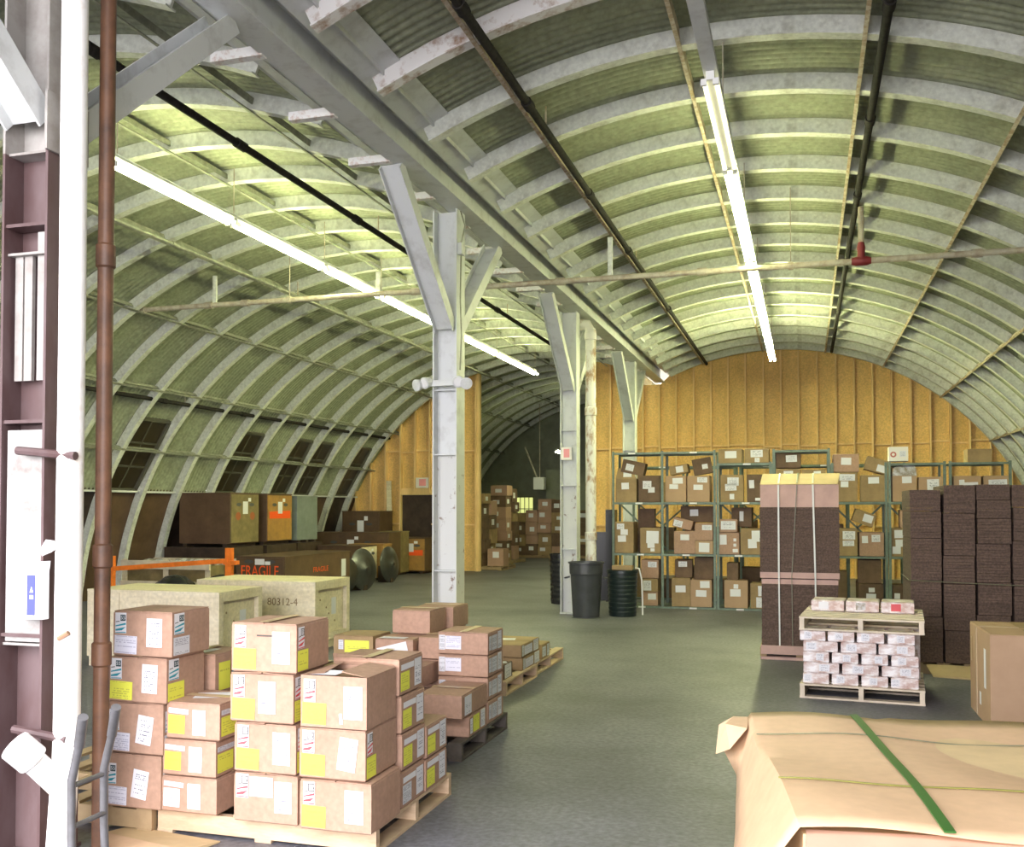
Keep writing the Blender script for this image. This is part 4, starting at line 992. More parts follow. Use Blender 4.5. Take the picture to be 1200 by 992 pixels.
# bay, label start, x0, x1, z0, z1, depth offset, depth, material, stickers (u, v, w, h fractions), tilt about Y, open top
SB = [
 (1, 'tall-flapped open carton left on top shelf', -3.05, -2.70, 1.747, 2.14, .03, .36, 'carton_olive', [(.28, .55, .36, .28)], 0, 1),
 (1, 'carton with many papers right on top shelf', -2.67, -2.31, 1.747, 2.19, .03, .36, 'carton_dark', [(.2, .5, .4, .3), (.45, .36, .3, .2)], 0, 0),
 (1, 'tilted dark carton lying on top-shelf cartons', -2.98, -2.60, 2.22, 2.44, .05, .30, 'carton_dark', [(.18, .2, .35, .5)], .22, 0),
 (1, 'carton with three white papers left on middle shelf', -3.06, -2.75, .897, 1.42, .03, .36, 'carton_olive', [(.1, .76, .4, .18), (.3, .58, .4, .18), (.15, .36, .45, .2)], 0, 0),
 (1, 'pale carton right on middle shelf, stair-shaped papers', -2.65, -2.31, .897, 1.32, .03, .36, 'carton_olive', [(.3, .4, .6, .48), (.35, .22, .35, .2), (.5, .08, .2, .12)], 0, 0),
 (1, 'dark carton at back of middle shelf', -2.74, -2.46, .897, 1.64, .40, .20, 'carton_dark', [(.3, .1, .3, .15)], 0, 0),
 (1, 'topmost of three small cartons on bottom shelf', -2.63, -2.34, .485, .79, .04, .36, 'carton', [(.4, .6, .5, .3)], 0, 0),
 (1, 'middle of three small cartons on bottom shelf', -2.63, -2.36, .26, .48, .04, .36, 'carton_olive', [(.1, .1, .5, .75)], 0, 0),
 (1, 'lowest of three small cartons on bottom shelf', -2.63, -2.36, .032, .255, .04, .36, 'carton', [(.4, .45, .5, .45)], 0, 0),
 (2, 'carton left on top shelf, two papers', -2.22, -1.88, 1.747, 2.18, .03, .36, 'carton_pale', [(.35, .7, .5, .22), (.2, .5, .42, .18)], 0, 0),
 (2, 'taped carton right on top shelf', -1.86, -1.50, 1.747, 2.18, .03, .36, 'carton_pale', [(.45, .74, .45, .2), (.28, .46, .42, .2)], 0, 0),
 (2, 'small carton tilted on the top-left carton', -2.14, -1.84, 2.215, 2.36, .05, .26, 'carton_olive', [(.35, .15, .4, .7)], -.16, 0),
 (2, 'dark open carton leaning against the post, top shelf', -1.76, -1.46, 2.21, 2.47, .08, .28, 'carton_dark', [(.5, .3, .3, .3)], -.18, 1),
 (2, 'big orange-brown carton left on middle shelf', -2.09, -1.75, .897, 1.27, .03, .36, 'carton', [(.3, .6, .42, .26)], 0, 0),
 (2, 'carton right on middle shelf, upper of two', -1.735, -1.45, 1.12, 1.40, .03, .36, 'carton', [(.4, .6, .55, .3)], 0, 0),
 (2, 'small pale carton right on middle shelf, lower of two', -1.735, -1.45, .897, 1.115, .03, .36, 'carton_pale', [(.2, .15, .6, .7)], 0, 0),
 (2, 'long dark carton lying at back of middle shelf', -2.0, -1.46, 1.41, 1.68, .26, .3, 'carton_dark', [(.28, .4, .25, .4)], 0, 0),
 (2, 'carton propped askew over the orange-brown one, middle shelf', -2.12, -1.80, 1.315, 1.47, .05, .30, 'carton', [(.05, .1, .45, .65)], .25, 0),
 (2, 'carton left on bottom shelf with bluish paper', -2.13, -1.83, .032, .50, .03, .36, 'carton_olive', [(.2, .5, .55, .24)], 0, 0),
 (2, 'carton right on bottom shelf, two white papers', -1.82, -1.48, .032, .48, .03, .36, 'carton_pale', [(.45, .7, .45, .25), (.25, .38, .5, .24)], 0, 0),
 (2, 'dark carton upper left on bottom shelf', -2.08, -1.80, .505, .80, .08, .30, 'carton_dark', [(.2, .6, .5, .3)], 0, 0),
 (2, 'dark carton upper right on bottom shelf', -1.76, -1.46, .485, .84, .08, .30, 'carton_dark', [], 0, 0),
 (3, 'carton left on the very top', -1.35, -.98, 2.378, 2.61, .03, .36, 'carton_olive', [(.28, .35, .5, .5)], 0, 0),
 (3, 'carton right on the very top, cross-shaped papers', -.94, -.56, 2.378, 2.61, .03, .36, 'carton_olive', [(.25, .4, .5, .5), (.42, .05, .2, .3)], 0, 0),
 (3, 'carton plastered with papers left on top shelf', -1.33, -.97, 1.747, 2.19, .03, .36, 'carton_olive', [(.3, .6, .5, .3), (.2, .42, .5, .25), (.4, .1, .2, .2)], 0, 0),
 (3, 'dark carton right on top shelf', -.90, -.58, 1.747, 2.19, .03, .36, 'carton_dark', [(.1, .5, .25, .3), (.4, .05, .4, .1)], 0, 0),
 (3, 'small carton with large label left on middle shelf, upper of two', -1.34, -1.06, 1.257, 1.47, .03, .34, 'carton', [(.08, .2, .84, .65)], 0, 0),
 (3, 'carton left on middle shelf, lower of two, three spots', -1.35, -1.03, .897, 1.25, .03, .36, 'carton', [(.04, .45, .34, .45), (.72, .6, .14, .14), (.72, .36, .14, .14), (.68, .1, .26, .16)], 0, 0),
 (3, 'carton right on middle shelf, big papers', -1.01, -.62, .897, 1.32, .03, .36, 'carton_olive', [(.45, .5, .5, .42), (.3, .25, .35, .35)], 0, 0),
 (3, 'dark carton at back of middle shelf', -1.16, -.84, 1.34, 1.66, .22, .3, 'carton_dark', [(.4, .3, .2, .5)], 0, 0),
 (3, 'carton left on bottom shelf, blue-white label', -1.27, -.90, .032, .48, .03, .36, 'carton_pale', [(.25, .42, .45, .26), (.4, .7, .2, .16)], 0, 0),
 (3, 'carton right on bottom shelf, papers down its right', -.86, -.56, .032, .44, .03, .36, 'carton_olive', [(.3, .05, .6, .4), (.4, .5, .4, .4)], 0, 0),
 (3, 'narrow dark carton upper left on bottom shelf', -1.23, -1.05, .485, .76, .06, .3, 'carton_dark', [], 0, 0),
 (4, 'carton left on top shelf', -.44, -.08, 1.747, 2.28, .03, .36, 'carton_olive', [(.3, .75, .4, .18)], 0, 0),
 (4, 'carton right on top shelf', -.05, .31, 1.747, 2.26, .03, .36, 'carton_olive', [(.5, .8, .3, .15)], 0, 0),
 (4, 'dark brown carton on the top-left carton', -.45, -.07, 2.29, 2.53, .04, .34, 'carton_dark', [(.4, .4, .45, .45)], 0, 0),
 (5, 'upper carton left on top shelf, label in centre', .42, .80, 2.215, 2.50, .03, .36, 'carton', [(.3, .4, .4, .4)], 0, 0),
 (5, 'lower carton left on top shelf', .45, .78, 1.747, 2.21, .03, .36, 'carton_olive', [(.2, .72, .7, .22), (.25, .5, .35, .2)], 0, 0),
 (5, 'carton right on top shelf, label up high', .83, 1.21, 1.747, 2.165, .03, .36, 'carton_olive', [(.3, .68, .42, .24)], 0, 0),
 (5, 'carton tilted on edge upon the top-right carton', .87, 1.20, 2.215, 2.43, .05, .32, 'carton_olive', [(.55, .1, .42, .5)], .30, 0),
 (5, 'carton left on middle shelf, pale green papers', .47, .78, .897, 1.33, .03, .36, 'carton_olive', [(.3, .6, .6, .3), (.3, .36, .55, .2)], 0, 0),
 (5, 'low carton centre on middle shelf', .80, 1.16, .897, 1.27, .03, .36, 'carton', [(.5, .6, .35, .3), (.1, .55, .25, .3)], 0, 0),
 (5, 'carton tipped over on the middle-shelf cartons', .68, 1.0, 1.40, 1.60, .05, .30, 'carton_olive', [(.45, .25, .45, .6)], .35, 0),
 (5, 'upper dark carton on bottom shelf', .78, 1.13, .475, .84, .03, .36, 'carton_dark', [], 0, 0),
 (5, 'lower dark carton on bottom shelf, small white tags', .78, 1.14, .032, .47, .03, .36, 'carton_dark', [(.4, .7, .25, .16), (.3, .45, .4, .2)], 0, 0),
 (6, 'bulging film-wrapped carton on top shelf', 1.29, 1.64, 1.747, 2.27, .03, .36, 'carton_pale', [(.4, .55, .4, .2), (.5, .12, .25, .2)], 0, 0),
 (6, 'carton right on top shelf', 1.68, 2.02, 1.747, 2.13, .03, .36, 'carton_pale', [(.35, .45, .5, .45)], 0, 0),
 (6, 'carton left on middle shelf, papers on right half', 1.26, 1.56, .897, 1.34, .03, .36, 'carton_olive', [(.2, .65, .5, .28), (.25, .35, .6, .25), (.1, .1, .4, .25)], 0, 0),
 (6, 'narrow carton on the middle-shelf carton', 1.40, 1.60, 1.345, 1.62, .05, .30, 'carton', [], 0, 0),
 (6, 'dark carton on bottom shelf', 1.28, 1.55, .032, .46, .03, .36, 'carton_dark', [(.1, .5, .3, .2)], 0, 0),
 (7, 'carton left on top shelf', 2.17, 2.55, 1.747, 2.14, .03, .36, 'carton_pale', [(.35, .3, .55, .45), (.2, .65, .2, .2)], 0, 0),
 (7, 'carton right on top shelf, wide label', 2.59, 2.93, 1.747, 2.14, .03, .36, 'carton_pale', [(.2, .35, .75, .5)], 0, 0),
 (7, 'open carton on the very top', 2.37, 2.71, 2.35, 2.55, .10, .3, 'carton_olive', [], 0, 1),
]
for (bay, t, x0, x1, z0, z1, yo, dp, m, sts, tilt, op) in SB:
    w, h = x1 - x0, z1 - z0
    st = [('F', u * w, v * h, a * w, c * h, 'paper_white' if R.random() < .6 else 'print_white', 'paper_label', R.uniform(-.04, .04)) for (u, v, a, c) in sts]
    lb = f'{t}, {bays[bay]}'
    words = lb.split()
    if len(words) > 16: lb = ' '.join(words[:16])
    zz = z0 + (abs(math.sin(tilt)) * w / 2 * .0)
    o = carton(lb, x0, x1, SY + yo, SY + yo + dp, zz, z1, m, st, 'cartons on the green shelving', top='open' if op else 'plain', rz=R.uniform(-.05, .05), tilt=(0, tilt) if tilt else None)
    if op and bay == 1:
        b = MB(); b.hexa([(-w / 2, -dp / 2, h), (w / 2, -dp / 2, h), (w / 2, -dp / 2 + .006, h), (-w / 2, -dp / 2 + .006, h), (-w / 2 + .03, -dp / 2 + .05, h + .18), (w / 2 - .08, -dp / 2 + .07, h + .16), (w / 2 - .08, -dp / 2 + .076, h + .16), (-w / 2 + .03, -dp / 2 + .056, h + .18)]); b.build('flap', m, o)
        b = MB(); b.quad((-.05, -dp / 2 + .012, h + .03), (.09, -dp / 2 + .012, h + .03), (.09, -dp / 2 + .04, h + .13), (-.05, -dp / 2 + .04, h + .13)); b.build('paper_label', 'paper_white', o)
    if 'film-wrapped' in t:
        b = MB(); b.rings([[(-w / 2 - .004, -dp / 2 - .006, h - .12), (w / 2 + .004, -dp / 2 - .006, h - .12), (w / 2 + .004, dp / 2, h - .12), (-w / 2 - .004, dp / 2, h - .12)], [(-w / 2 + .03, -dp / 2, h + .01), (w / 2 - .02, -dp / 2, h + .02), (w / 2, dp / 2, h + .01), (-w / 2, dp / 2, h + .01)], [(-w / 2 + .1, -.1, h + .05), (w / 2 - .06, -.1, h + .07), (w / 2 - .1, .1, h + .04), (-w / 2 + .1, .1, h + .04)]]); b.build('film', 'clear_film', o)
# white carton with a round red emblem on top of the shelving
o = carton('white carton with a round red emblem standing on top of the shelving', 1.245, 1.525, SY + .02, SY + .25, 2.375, 2.60, 'sign_white', (), top='plain')
b = MB(); b.lathe([(0, 0), (.045, 0), (.045, .003), (0, .003)], 20); e_ = b.build('emblem', 'emblem_red', o); e_.location = (-.075, -.1155, .105); e_.rotation_euler = (pi / 2, 0, 0)
b = MB(); b.lathe([(0, .003), (.022, .003), (.022, .004), (0, .004)], 14); b.build('emblem_centre', 'sign_white', e_)
sticker(o, (.28, .23, .225), 'F', .15, .07, .10, .09, 'print_white', 'printed_text')
ORD = ['first', 'second', 'third', 'fourth', 'fifth', 'sixth', 'seventh', 'eighth', 'ninth', 'tenth']
# cartons glimpsed on the second row of shelving
g = 0
for (lv, sn, xs) in ((.032, 'bottom', (-2.85, -2.4, -1.9, -1.5, -.95, -.5, .1, .5, 1.0)), (.897, 'middle', (-2.9, -2.45, -1.95, -1.5, -1.0, -.55, 0, .45, .9, 1.25)), (1.747, 'top', (-2.6, -1.8, -.8, .15, 1.1))):
    for xi, x in enumerate(xs):
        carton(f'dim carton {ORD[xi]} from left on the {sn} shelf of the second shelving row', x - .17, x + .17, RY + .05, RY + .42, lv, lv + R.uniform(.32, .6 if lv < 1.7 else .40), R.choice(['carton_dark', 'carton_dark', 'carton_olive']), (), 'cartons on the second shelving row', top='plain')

# ------------------------------------------------------------------ bins
def bin_(name, label, x, y, r, h, m, ribbed=False, rim=.05):
    o = tag(empty(name, (x, y, 0)), label, 'bin'); t = .006
    if ribbed:
        prof = [(r * .90, .0), (r * .92, .02)]
        n = 9
        for i in range(n):
            z = .04 + (h - .10) * i / n; rr_ = r * (.92 + .08 * i / n)
            prof += [(rr_, z), (rr_ + .006, z + .012), (rr_ + .006, z + (h - .1) / n * .55), (rr_, z + (h - .1) / n * .65)]
        prof += [(r, h - .05), (r + .012, h - .045), (r + .012, h), (r - .008, h), (r - .01, h - .05), (r * .88, .02), (0, .02)]
    else:
        prof = [(r * .78, 0), (r * .80, .02), (r * .93, h * .76), (r * .95, h * .78), (r * .985, h * .79), (r * 1.0, h - .03), (r + .02, h - .025), (r + .02, h), (r - .01, h), (r * .9, h * .7), (r * .76, .02), (0, .02)]
    b = MB(); b.lathe(prof, 36, cap1=False); b.build('body', m, o, smooth=True)
    return o
o = bin_('trash_bin', 'large black plastic bin with a flared collar, beside the steel column', -3.20, 14.62, .255, .835, 'bin_plastic')
for s in (-1, 1):
    b = MB(); b.tube([(s * .27, -.07, .60), (s * .315, -.05, .59), (s * .315, .05, .59), (s * .27, .07, .60)], .014, 8); b.build('handle', 'bin_plastic', o, smooth=True)
b = MB(); b.lathe([(.21, -.02), (.235, -.01), (.235, .0), (.2, .0)], 24, (0, 0, .005)); b.build('base_ring', 'bin_plastic', o, smooth=True)
o = bin_('trash_bin', 'shorter dark green ribbed bin, right of the large black bin', -2.70, 14.95, .225, .70, 'bin_green', True)
b = MB(); b.hexa([(-.15, -.08, .705), (.16, -.10, .705), (.16, .08, .715), (-.15, .1, .705), (-.15, -.08, .77), (.16, -.10, .775), (.16, .08, .77), (-.15, .1, .77)]); q = b.build('carton_piece', 'carton_olive'); q.location = (-2.70, 14.95, 0); tag(q, 'flattened carton scrap resting on the dark green bin', 'cardboard')
o = bin_('trash_bin', 'tall black bin standing behind the steel column, farther left', -4.05, 16.6, .22, .86, 'black_plastic', True)
o = tag(empty('cord', (-2.44, 15.05, 0)), 'pale cord hanging from the shelving beside the green bin', 'cord')
b = MB(); b.tube([(-.08, 0, .73), (-.02, 0, .72), (.02, -.01, .55), (.03, 0, .25), (.03, 0, .01)], .012, 6); b.build('cord', 'white_lagging', o)
o = tag(empty('dark_panel', (-3.25, 17.1, 0)), 'dark blue-black panel leaning behind the bins, left of shelving', 'panel')
b = MB(); b.box(-.14, -.02, 0, .5, 0, 1.62); b.box(-.42, -.14, .2, .5, 0, 1.22); b.build('panel', 'black_plastic', o)

# ------------------------------------------------------------------ crates on the left
def ply_crate(label, x0, x1, y0, y1, h, text=None):
    c = tag(empty('plywood_crate', ((x0 + x1) / 2, (y0 + y1) / 2, 0)), label, 'crate'); w, d = (x1 - x0) / 2, (y1 - y0) / 2; t = .02
    b = MB(); b.box(-w + t, w - .05, -d + t, d - t, .10, h - .02); b.build('panel_core', 'crate_ply', c)
    b = MB(); b.box(-w, w, -d, d, h - .022, h); b.build('lid', 'crate_ply', c)
    b = MB(); b.box(-w + .003, w - .0502, -d, -d + t, .10, h - .022); b.build('front_panel', 'crate_ply', c)
    for (ya, yb, za, zb) in ((-d, d, h - .10, h - .022), (-d, d, .10, .18), (-d, -d + .08, .18, h - .10), (d - .08, d, .18, h - .10)):
        b = MB(); b.box(w - .05, w, ya, yb, za, zb); b.build('end_batten', 'crate_ply', c)
    b = MB()
    for i in range(5):
        y = -d + .15 + (2 * d - .3) * ((i * .37) % 1); z = .2 + (h - .35) * ((i * .61) % 1)
        b.tube([(w - .052, y, z), (w - .047, y, z)], .012, 8)
    b.build('knots', 'crate_knot', c)['kind'] = 'stuff'
    for x in (-w + .08, 0, w - .08):
        b = MB(); b.box(x - .05, x + .05, -d, d, 0, .10); b.build('skid', 'crate_ply', c)
    b = MB(); y = d * .25; b.quad((w - .047, y - .06, h - .42), (w - .047, y + .06, h - .42), (w - .047, y + .06, h - .22), (w - .047, y - .06, h - .22)); b.build('paper_label', 'print_grey', c)
    if text: text_mesh(text, .12, 'crate_knot', 'stencil', c, (w - .42, -d - .003, h - .24), (pi / 2, 0, 0), .0005)
    b = MB(); b.box(-w + .4, -w + .404, -d - .002, -d, .1, h - .03); b.build('joint', 'crate_knot', c)
    return c
ply_crate('nearer pale plywood crate, behind the leftmost cartons', -7.25, -5.66, 8.64, 9.46, .80)
ply_crate('farther pale plywood crate with a handwritten number on its front', -6.97, -5.40, 10.17, 11.06, .80, '80312-4')

def slot_crate(label, x0, x1, y0, y1, z0, z1, side, end, end_face, text=None, feet=True, band=False, hv=.80, dots=False):
    """battered shipping crate with a slotted end panel carrying two hand holes"""
    c = tag(empty('shipping_crate', ((x0 + x1) / 2, (y0 + y1) / 2, z0)), label, 'crate'); w, d, h = (x1 - x0) / 2, (y1 - y0) / 2, z1 - z0
    f = .06 if feet else 0
    b = MB(); b.box(-w, w, -d, d, f, h); b.build('body', side, c, bevel=.006)
    b = MB(); b.box(-w - .01, w + .01, -d - .01, d + .01, h, h + .025); b.build('lid', side, c)
    if feet:
        for x in (-w + .08, w - .16):
            b = MB(); b.box(x, x + .09, -d, d, 0, f); b.build('skid', 'dark_board', c)
    def E(u, v, off):   # point on the end panel: u along it, v up
        return (w + off, u, v) if end_face == 'R' else (u, -d - off, v)
    W = d if end_face == 'R' else w
    b = MB()
    if end_face == 'R': b.box(w, w + .018, -d + .02, d - .02, f + .02, h - .01)
    else: b.box(-w + .02, w - .02, -d - .018, -d, f + .02, h - .01)
    b.build('end_panel', end, c)
    for s in (-1, 1):
        b = MB(); n = 12; o0 = [E(s * W * .45 + .09 * math.cos(2 * pi * i / n), h * hv + .035 * math.sin(2 * pi * i / n), .0185) for i in range(n)]
        b.v = o0; b.f = [tuple(range(n))] if end_face != 'R' else [tuple(range(n))]; b.build('hand_hole', 'bin_plastic', c)
    b = MB(); lo_ = hv - .18 if hv < .9 else .86; b.quad(E(-.09, h * lo_, .020), E(.09, h * lo_, .020), E(.09, h * (hv + .06), .020), E(-.09, h * (hv + .06), .020)); b.build('paper_label', 'print_white', c)
    b = MB(); b.quad(E(.10, h * .86, .020), E(.20, h * .86, .020), E(.20, h * .93, .020), E(.10, h * .93, .020)); b.build('paper_label', 'paper_white', c)
    if dots:
        for s in (-1, 1):
            b = MB(); b.v = [E(s * W * .5 + .09 * math.cos(k * pi / 6), h * .58 + .08 * math.sin(k * pi / 6), .0195) for k in range(12)]; b.f = [tuple(range(12))]; b.build('painted_spot', 'paint_faded', c)
    if band:
        b = MB(); b.quad(E(-W * .85, h * .52, .019), E(W * .85, h * .52, .019), E(W * .85, h * .68, .019), E(-W * .85, h * .66, .019)); b.build('painted_band', 'paint_orange', c)
    if text:
        text_mesh(text, .26, 'paint_orange', 'stencil', c, E(0, h * .72, .022), (pi / 2, 0, pi / 2 if end_face == 'R' else 0), .001, .75)
    return c
fc = slot_crate('long brown crate stencilled FRAGILE in orange, behind the plywood crates', -9.22, -8.30, 14.57, 17.0, 0, .815, 'crate_brown', 'crate_brown', 'F', 'FRAGILE', True, False, .92)
text_mesh('FRAGILE', .13, 'paint_orange', 'side_stencil', fc, (.463, .05, .56), (pi / 2, 0, pi / 2), .0005, 1.2)
b = MB(); b.quad((.463, .86, .38), (.463, 1.04, .38), (.463, 1.04, .70), (.463, .86, .70)); b.build('paper_label', 'print_grey', fc)
# row of tall crates standing on a low base against the left vault
for i, (ya, yb) in enumerate(((16.25, 17.45), (17.6, 18.8), (18.85, 19.95))):
    b = MB(); o = tag(empty('low_crate', (-11.15, (ya + yb) / 2, 0)), f'low dark crate serving as base, {("nearest", "middle", "farthest")[i]} of three by left vault', 'crate')
    b.box(-.72, .72, -(yb - ya) / 2, (yb - ya) / 2, .06, .90); b.build('body', 'dark_board', o)
    for x in (-.5, .45):
        b = MB(); b.box(x, x + .1, -(yb - ya) / 2, (yb - ya) / 2, 0, .06); b.build('skid', 'dark_board', o)
slot_crate('tall brown crate with long dark side, left of two slotted tall crates', -11.62, -10.50, 16.37, 17.38, .905, 1.92, 'brown_board', 'crate_olive', 'R', dots=True)
slot_crate('tall crate with bright orange-yellow slotted end, beside the grey case', -11.62, -10.50, 17.70, 18.70, .905, 1.92, 'brown_board', 'crate_orange', 'R', None, True, True)
o = tag(empty('grey_case', (-11.0, 19.40, .905)), 'plain grey-green case next to the orange-ended tall crate', 'crate')
b = MB(); b.box(-.55, .50, -.46, .46, .05, 1.0); b.build('body', 'crate_grey', o, bevel=.01)
for y in (-.4, -.05, .3):
    b = MB(); b.box(-.5, .5, y, y + .1, 0, .05); b.build('foot', 'dark_board', o)
b = MB(); b.box(-.56, .51, -.47, .47, .98, 1.005); b.build('lid', 'crate_grey', o)
# pale timber crate frame and black bags behind the orange rack rail
o = tag(empty('timber_frame_crate', (-10.15, 14.35, 0)), 'low pale timber crate behind the orange rail', 'crate')
for (x0, x1, y0, y1, z0, z1) in ((-.85, .85, -.45, -.41, .64, .78), (-.85, .85, -.45, -.41, .30, .44), (-.85, .85, .41, .45, .64, .78), (-.85, -.75, -.41, -.40, 0, .8), (-.05, .05, -.41, -.40, 0, .8), (.75, .85, -.41, -.40, 0, .8)):
    b = MB(); b.box(x0, x1, y0, y1, z0, z1); b.build('batten', 'pallet_white' if z0 else 'crate_ply', o)
b = MB(); b.box(-.82, .82, -.38, .40, .05, .70); b.build('contents_board', 'crate_olive', o)
b = MB()
for i in range(9):
    x = -.5 + i * .15; b.lathe([(0, -.02), (.14, .0), (.16, .04), (.08, .09), (0, .1)], 9, (x, R.uniform(-.2, .2), .70))
b.build('plastic_film', 'clear_film', o)['kind'] = 'stuff'
for i, (x, z) in enumerate(((-9.55, .60), (-8.70, .62))):
    o = tag(empty('black_bag', (x, 13.35, 0)), f'black plastic bundle behind the orange rail, {("left", "right")[i]} one', 'bag')
    b = MB(); prof = [(.05, 0), (.30, .06), (.36, .25), (.30, z - .14), (.16, z - .03), (.03, z)]
    rr = []
    for r_, h_ in prof: rr.append([(r_ * (1 + .12 * math.sin(5 * a + h_ * 9)) * math.cos(a), r_ * .8 * (1 + .12 * math.sin(4 * a)) * math.sin(a), h_) for a in [2 * pi * k / 20 for k in range(20)]])
    b.rings(rr); b.build('bag', 'black_plastic', o, smooth=True)
    b = MB(); b.quad((-.12, -.31, z - .26), (.06, -.31, z - .27), (.05, -.27, z - .16), (-.11, -.27, z - .15)); b.build('white_tag', 'paper_white', o)
o = tag(empty('orange_rack', (-9.37, 12.95, 0)), 'orange steel rack rail with two uprights behind the plywood crates', 'rack')
for x, h in ((-1.05, .90), (1.06, 1.05)):
    b = MB(); b.box(x - .05, x + .05, -.04, .04, 0, h); b.build('upright', 'rack_orange', o)
b = MB(); b.bar((-1.05, -.05, .70), (1.06, -.05, .86), .04, .07); b.build('rail', 'rack_orange', o)
b = MB(); b.box(.98, 1.20, -.05, .05, .80, .86); b.build('bracket', 'rack_orange', o)
b = MB(); b.bar((-1.05, .03, .30), (1.06, .03, .36), .04, .07); b.build('rail', 'rack_orange', o)
# crates before the far left wall
slot_crate('low crate with pale slotted end, just past the FRAGILE crate', -10.35, -9.3, 19.6, 20.4, 0, .80, 'crate_brown', 'crate_ply', 'R')
slot_crate('long dark red-brown crate lying behind the grey case', -11.3, -9.35, 21.2, 21.9, .0, 1.05, 'crate_brown', 'crate_brown', 'F')
slot_crate('orange crate with round-topped end, between the metal discs and wall', -10.1, -9.25, 20.65, 21.15, 0, .80, 'crate_orange', 'crate_orange', 'F')
slot_crate('upright olive crate with white tags by the dark doorway', -10.1, -9.55, 22.3, 22.9, 0, 1.05, 'crate_olive', 'crate_olive', 'F')
slot_crate('crate with orange-painted end standing beside the dark doorway', -9.95, -9.15, 23.0, 23.7, 0, .88, 'crate_brown', 'crate_orange', 'F', None, True, True)
slot_crate('large brown crate high at the back, pale batten end', -11.4, -10.35, 22.9, 23.7, 0, 1.55, 'crate_brown', 'crate_brown', 'F')
o = tag(empty('plank', (-10.55, 23.2, 1.05), .0), 'pale plank leaning against the left stud wall', 'plank')
b = MB(); b.hexa([(.02, .55, -.0), (.16, .55, -.0), (.16, .58, -.0), (.02, .58, -.0), (-.14, .85, 1.32), (-.0, .85, 1.32), (-.0, .88, 1.32), (-.14, .88, 1.32)]); b.build('board', 'crate_ply', o)
# spun metal discs standing on edge
for i, (x, y, r, rz) in enumerate(((-8.62, 17.45, .36, .25), (-8.50, 18.1, .42, .45), (-8.85, 20.2, .40, .55))):
    o = tag(empty('metal_disc', (x, y, 0), rz - pi / 2 + .9), ('dark spun metal disc half hidden behind the long brown crate', 'dark spun metal disc in the middle, bright streak across it', 'farthest dark metal disc, tilted, near the orange-ended crate')[i], 'disc')
    prof = [(0, .10), (.04, .105), (.06, .09), (r * .5, .055), (r * .96, .012), (r, .0), (r, -.012), (r * .5, .02), (0, .05)]
    b = MB(); b.lathe(prof, 40, (0, 0, r), 'X', cap0=True, cap1=True); d_ = b.build('dish', 'disc_metal', o, smooth=True); d_.rotation_euler = (0, -.10, 0)
    b = MB(); b.lathe([(.0, .10), (.035, .10), (.035, .125), (.0, .125)], 14, (0, 0, r), 'X'); b.build('hub', 'disc_metal', o, smooth=True).rotation_euler = (0, -.10, 0)
    b = MB(); b.box(-.30, .02, -.06, .06, 0, r * .9); b.build('prop_stand', 'dark_board', o)

# ------------------------------------------------------------------ stacks of cartons in the dim chamber beyond the opening
G = 'cartons stacked beyond the wall opening'
def far(x0, x1, y, d, z0, z1, lab, m=None, n=1):
    st = []
    w, h = x1 - x0, z1 - z0
    if R.random() < .75: st = [('F', w * R.uniform(.1, .4), h * R.uniform(.25, .5), w * .4, h * .35, 'paper_white', 'paper_label')]
    if R.random() < .4: st.append(('R', d * .2, h * .3, d * .4, h * .4, 'paper_white', 'paper_label'))
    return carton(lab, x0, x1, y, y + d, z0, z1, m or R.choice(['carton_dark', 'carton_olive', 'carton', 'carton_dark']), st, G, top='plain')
LB1 = 'brown carton in the left-hand far stacks beyond the wall opening'
LB2 = 'brown carton in the row across the back of the far chamber'
for col, (x, y) in enumerate(((-8.46, 24.8), (-8.48, 25.5), (-8.95, 26.6), (-8.72, 27.7), (-8.74, 28.5))):
    z = .1; li = 0
    top = (1.9, 1.75, 1.5, 2.05, 1.95)[col]
    while z < top:
        h = R.uniform(.28, .42); dx = R.uniform(-.04, .04)
        far(x - .25 + dx, x + .25 + dx, y, .55, z, z + h - .004, f'far carton {ORD[li]} from bottom, {ORD[col]} stack on the left beyond the opening'); z += h; li += 1
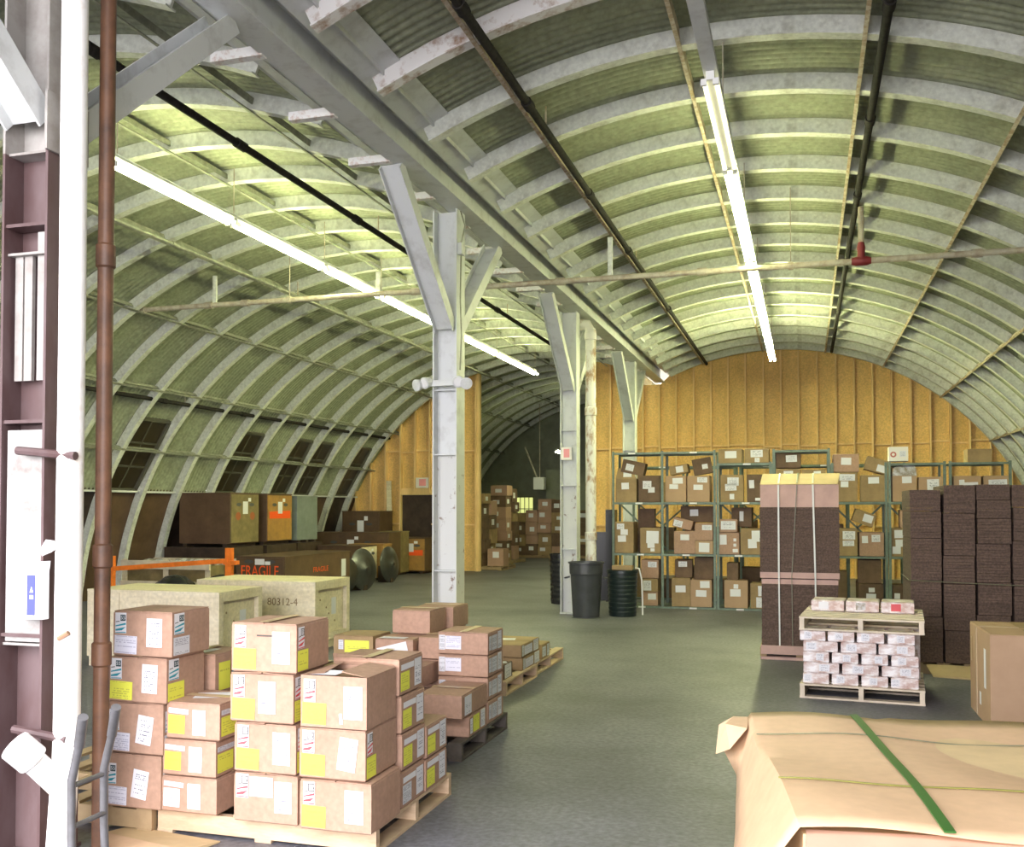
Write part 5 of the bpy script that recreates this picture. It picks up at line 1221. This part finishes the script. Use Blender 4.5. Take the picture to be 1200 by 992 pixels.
far(-8.16, -7.72, 25.0, .5, .1, .56, 'large pale carton at the foot of the left far stack')
pallet('pallet under the left-hand far stacks, just past the opening', -8.9, -7.7, 24.75, 26.1, .10, 'x', 'pallet_old')
pallet('pallet under the deeper left-hand far stacks', -9.25, -8.3, 26.5, 29.2, .10, 'y', 'pallet_old')
pallet('pallets under the back row of far cartons', -9.45, -6.6, 31.2, 32.1, .10, 'x', 'pallet_old', 9)
x = -9.4
ci = 0
while x < -6.9:
    w = R.uniform(.40, .55); z = .1; li = 0; top = R.uniform(1.35, 1.75) if x > -9 else 1.2
    while z < top:
        h = R.uniform(.28, .45); far(x, x + w - .015, 31.25 + R.uniform(-.05, .05), .55, z, z + h - .004, f'far carton {ORD[li]} from bottom, {ORD[ci]} column from left, back of far chamber'); z += h; li += 1
    x += w; ci += 1
pw = struct(empty('wall_panels'))
for i in range(7):
    x0 = -8.45 + i * .50
    b = MB(); b.box(x0, x0 + .485, 32.3 - (.04 if i % 2 else 0), 32.36, 0, 2.95); b.build('wall_sheet', 'far_sheet', pw)
wn = struct(empty('window_6', (-9.68, YEND - .04, 1.65)))
for i in range(4):
    for j in range(2):
        b = MB(); b.box(-.32 + i * .16 + .008, -.32 + (i + 1) * .16 - .008, 0, .01, -.45 + j * .42 + .012, -.45 + (j + 1) * .42 - .012); b.build('pane', 'window_glow', wn)
b = MB()
for i in range(5): b.box(-.32 + i * .16 - .012, -.32 + i * .16 + .012, -.02, .015, -.47, .41)
for j in range(3): b.box(-.34, .34, -.02, .015, -.45 + j * .42 - .014, -.45 + j * .42 + .014)
b.build('window_frame', 'window_frame', wn)
o = tag(empty('heater', (-8.3, 30.9, 2.45)), 'small pale unit hanging from the roof of the far chamber', 'heater')
b = MB(); b.box(-.18, .18, -.15, .15, -.2, .2); b.build('case', 'fixture_white', o, bevel=.02)
b = MB(); b.tube([(0, 0, .2), (0, 0, 2.6)], .015, 6); b.tube([(-.1, 0, .2), (-.5, 0, 1.2)], .03, 6); b.build('hanger', 'galv_pipe', o)
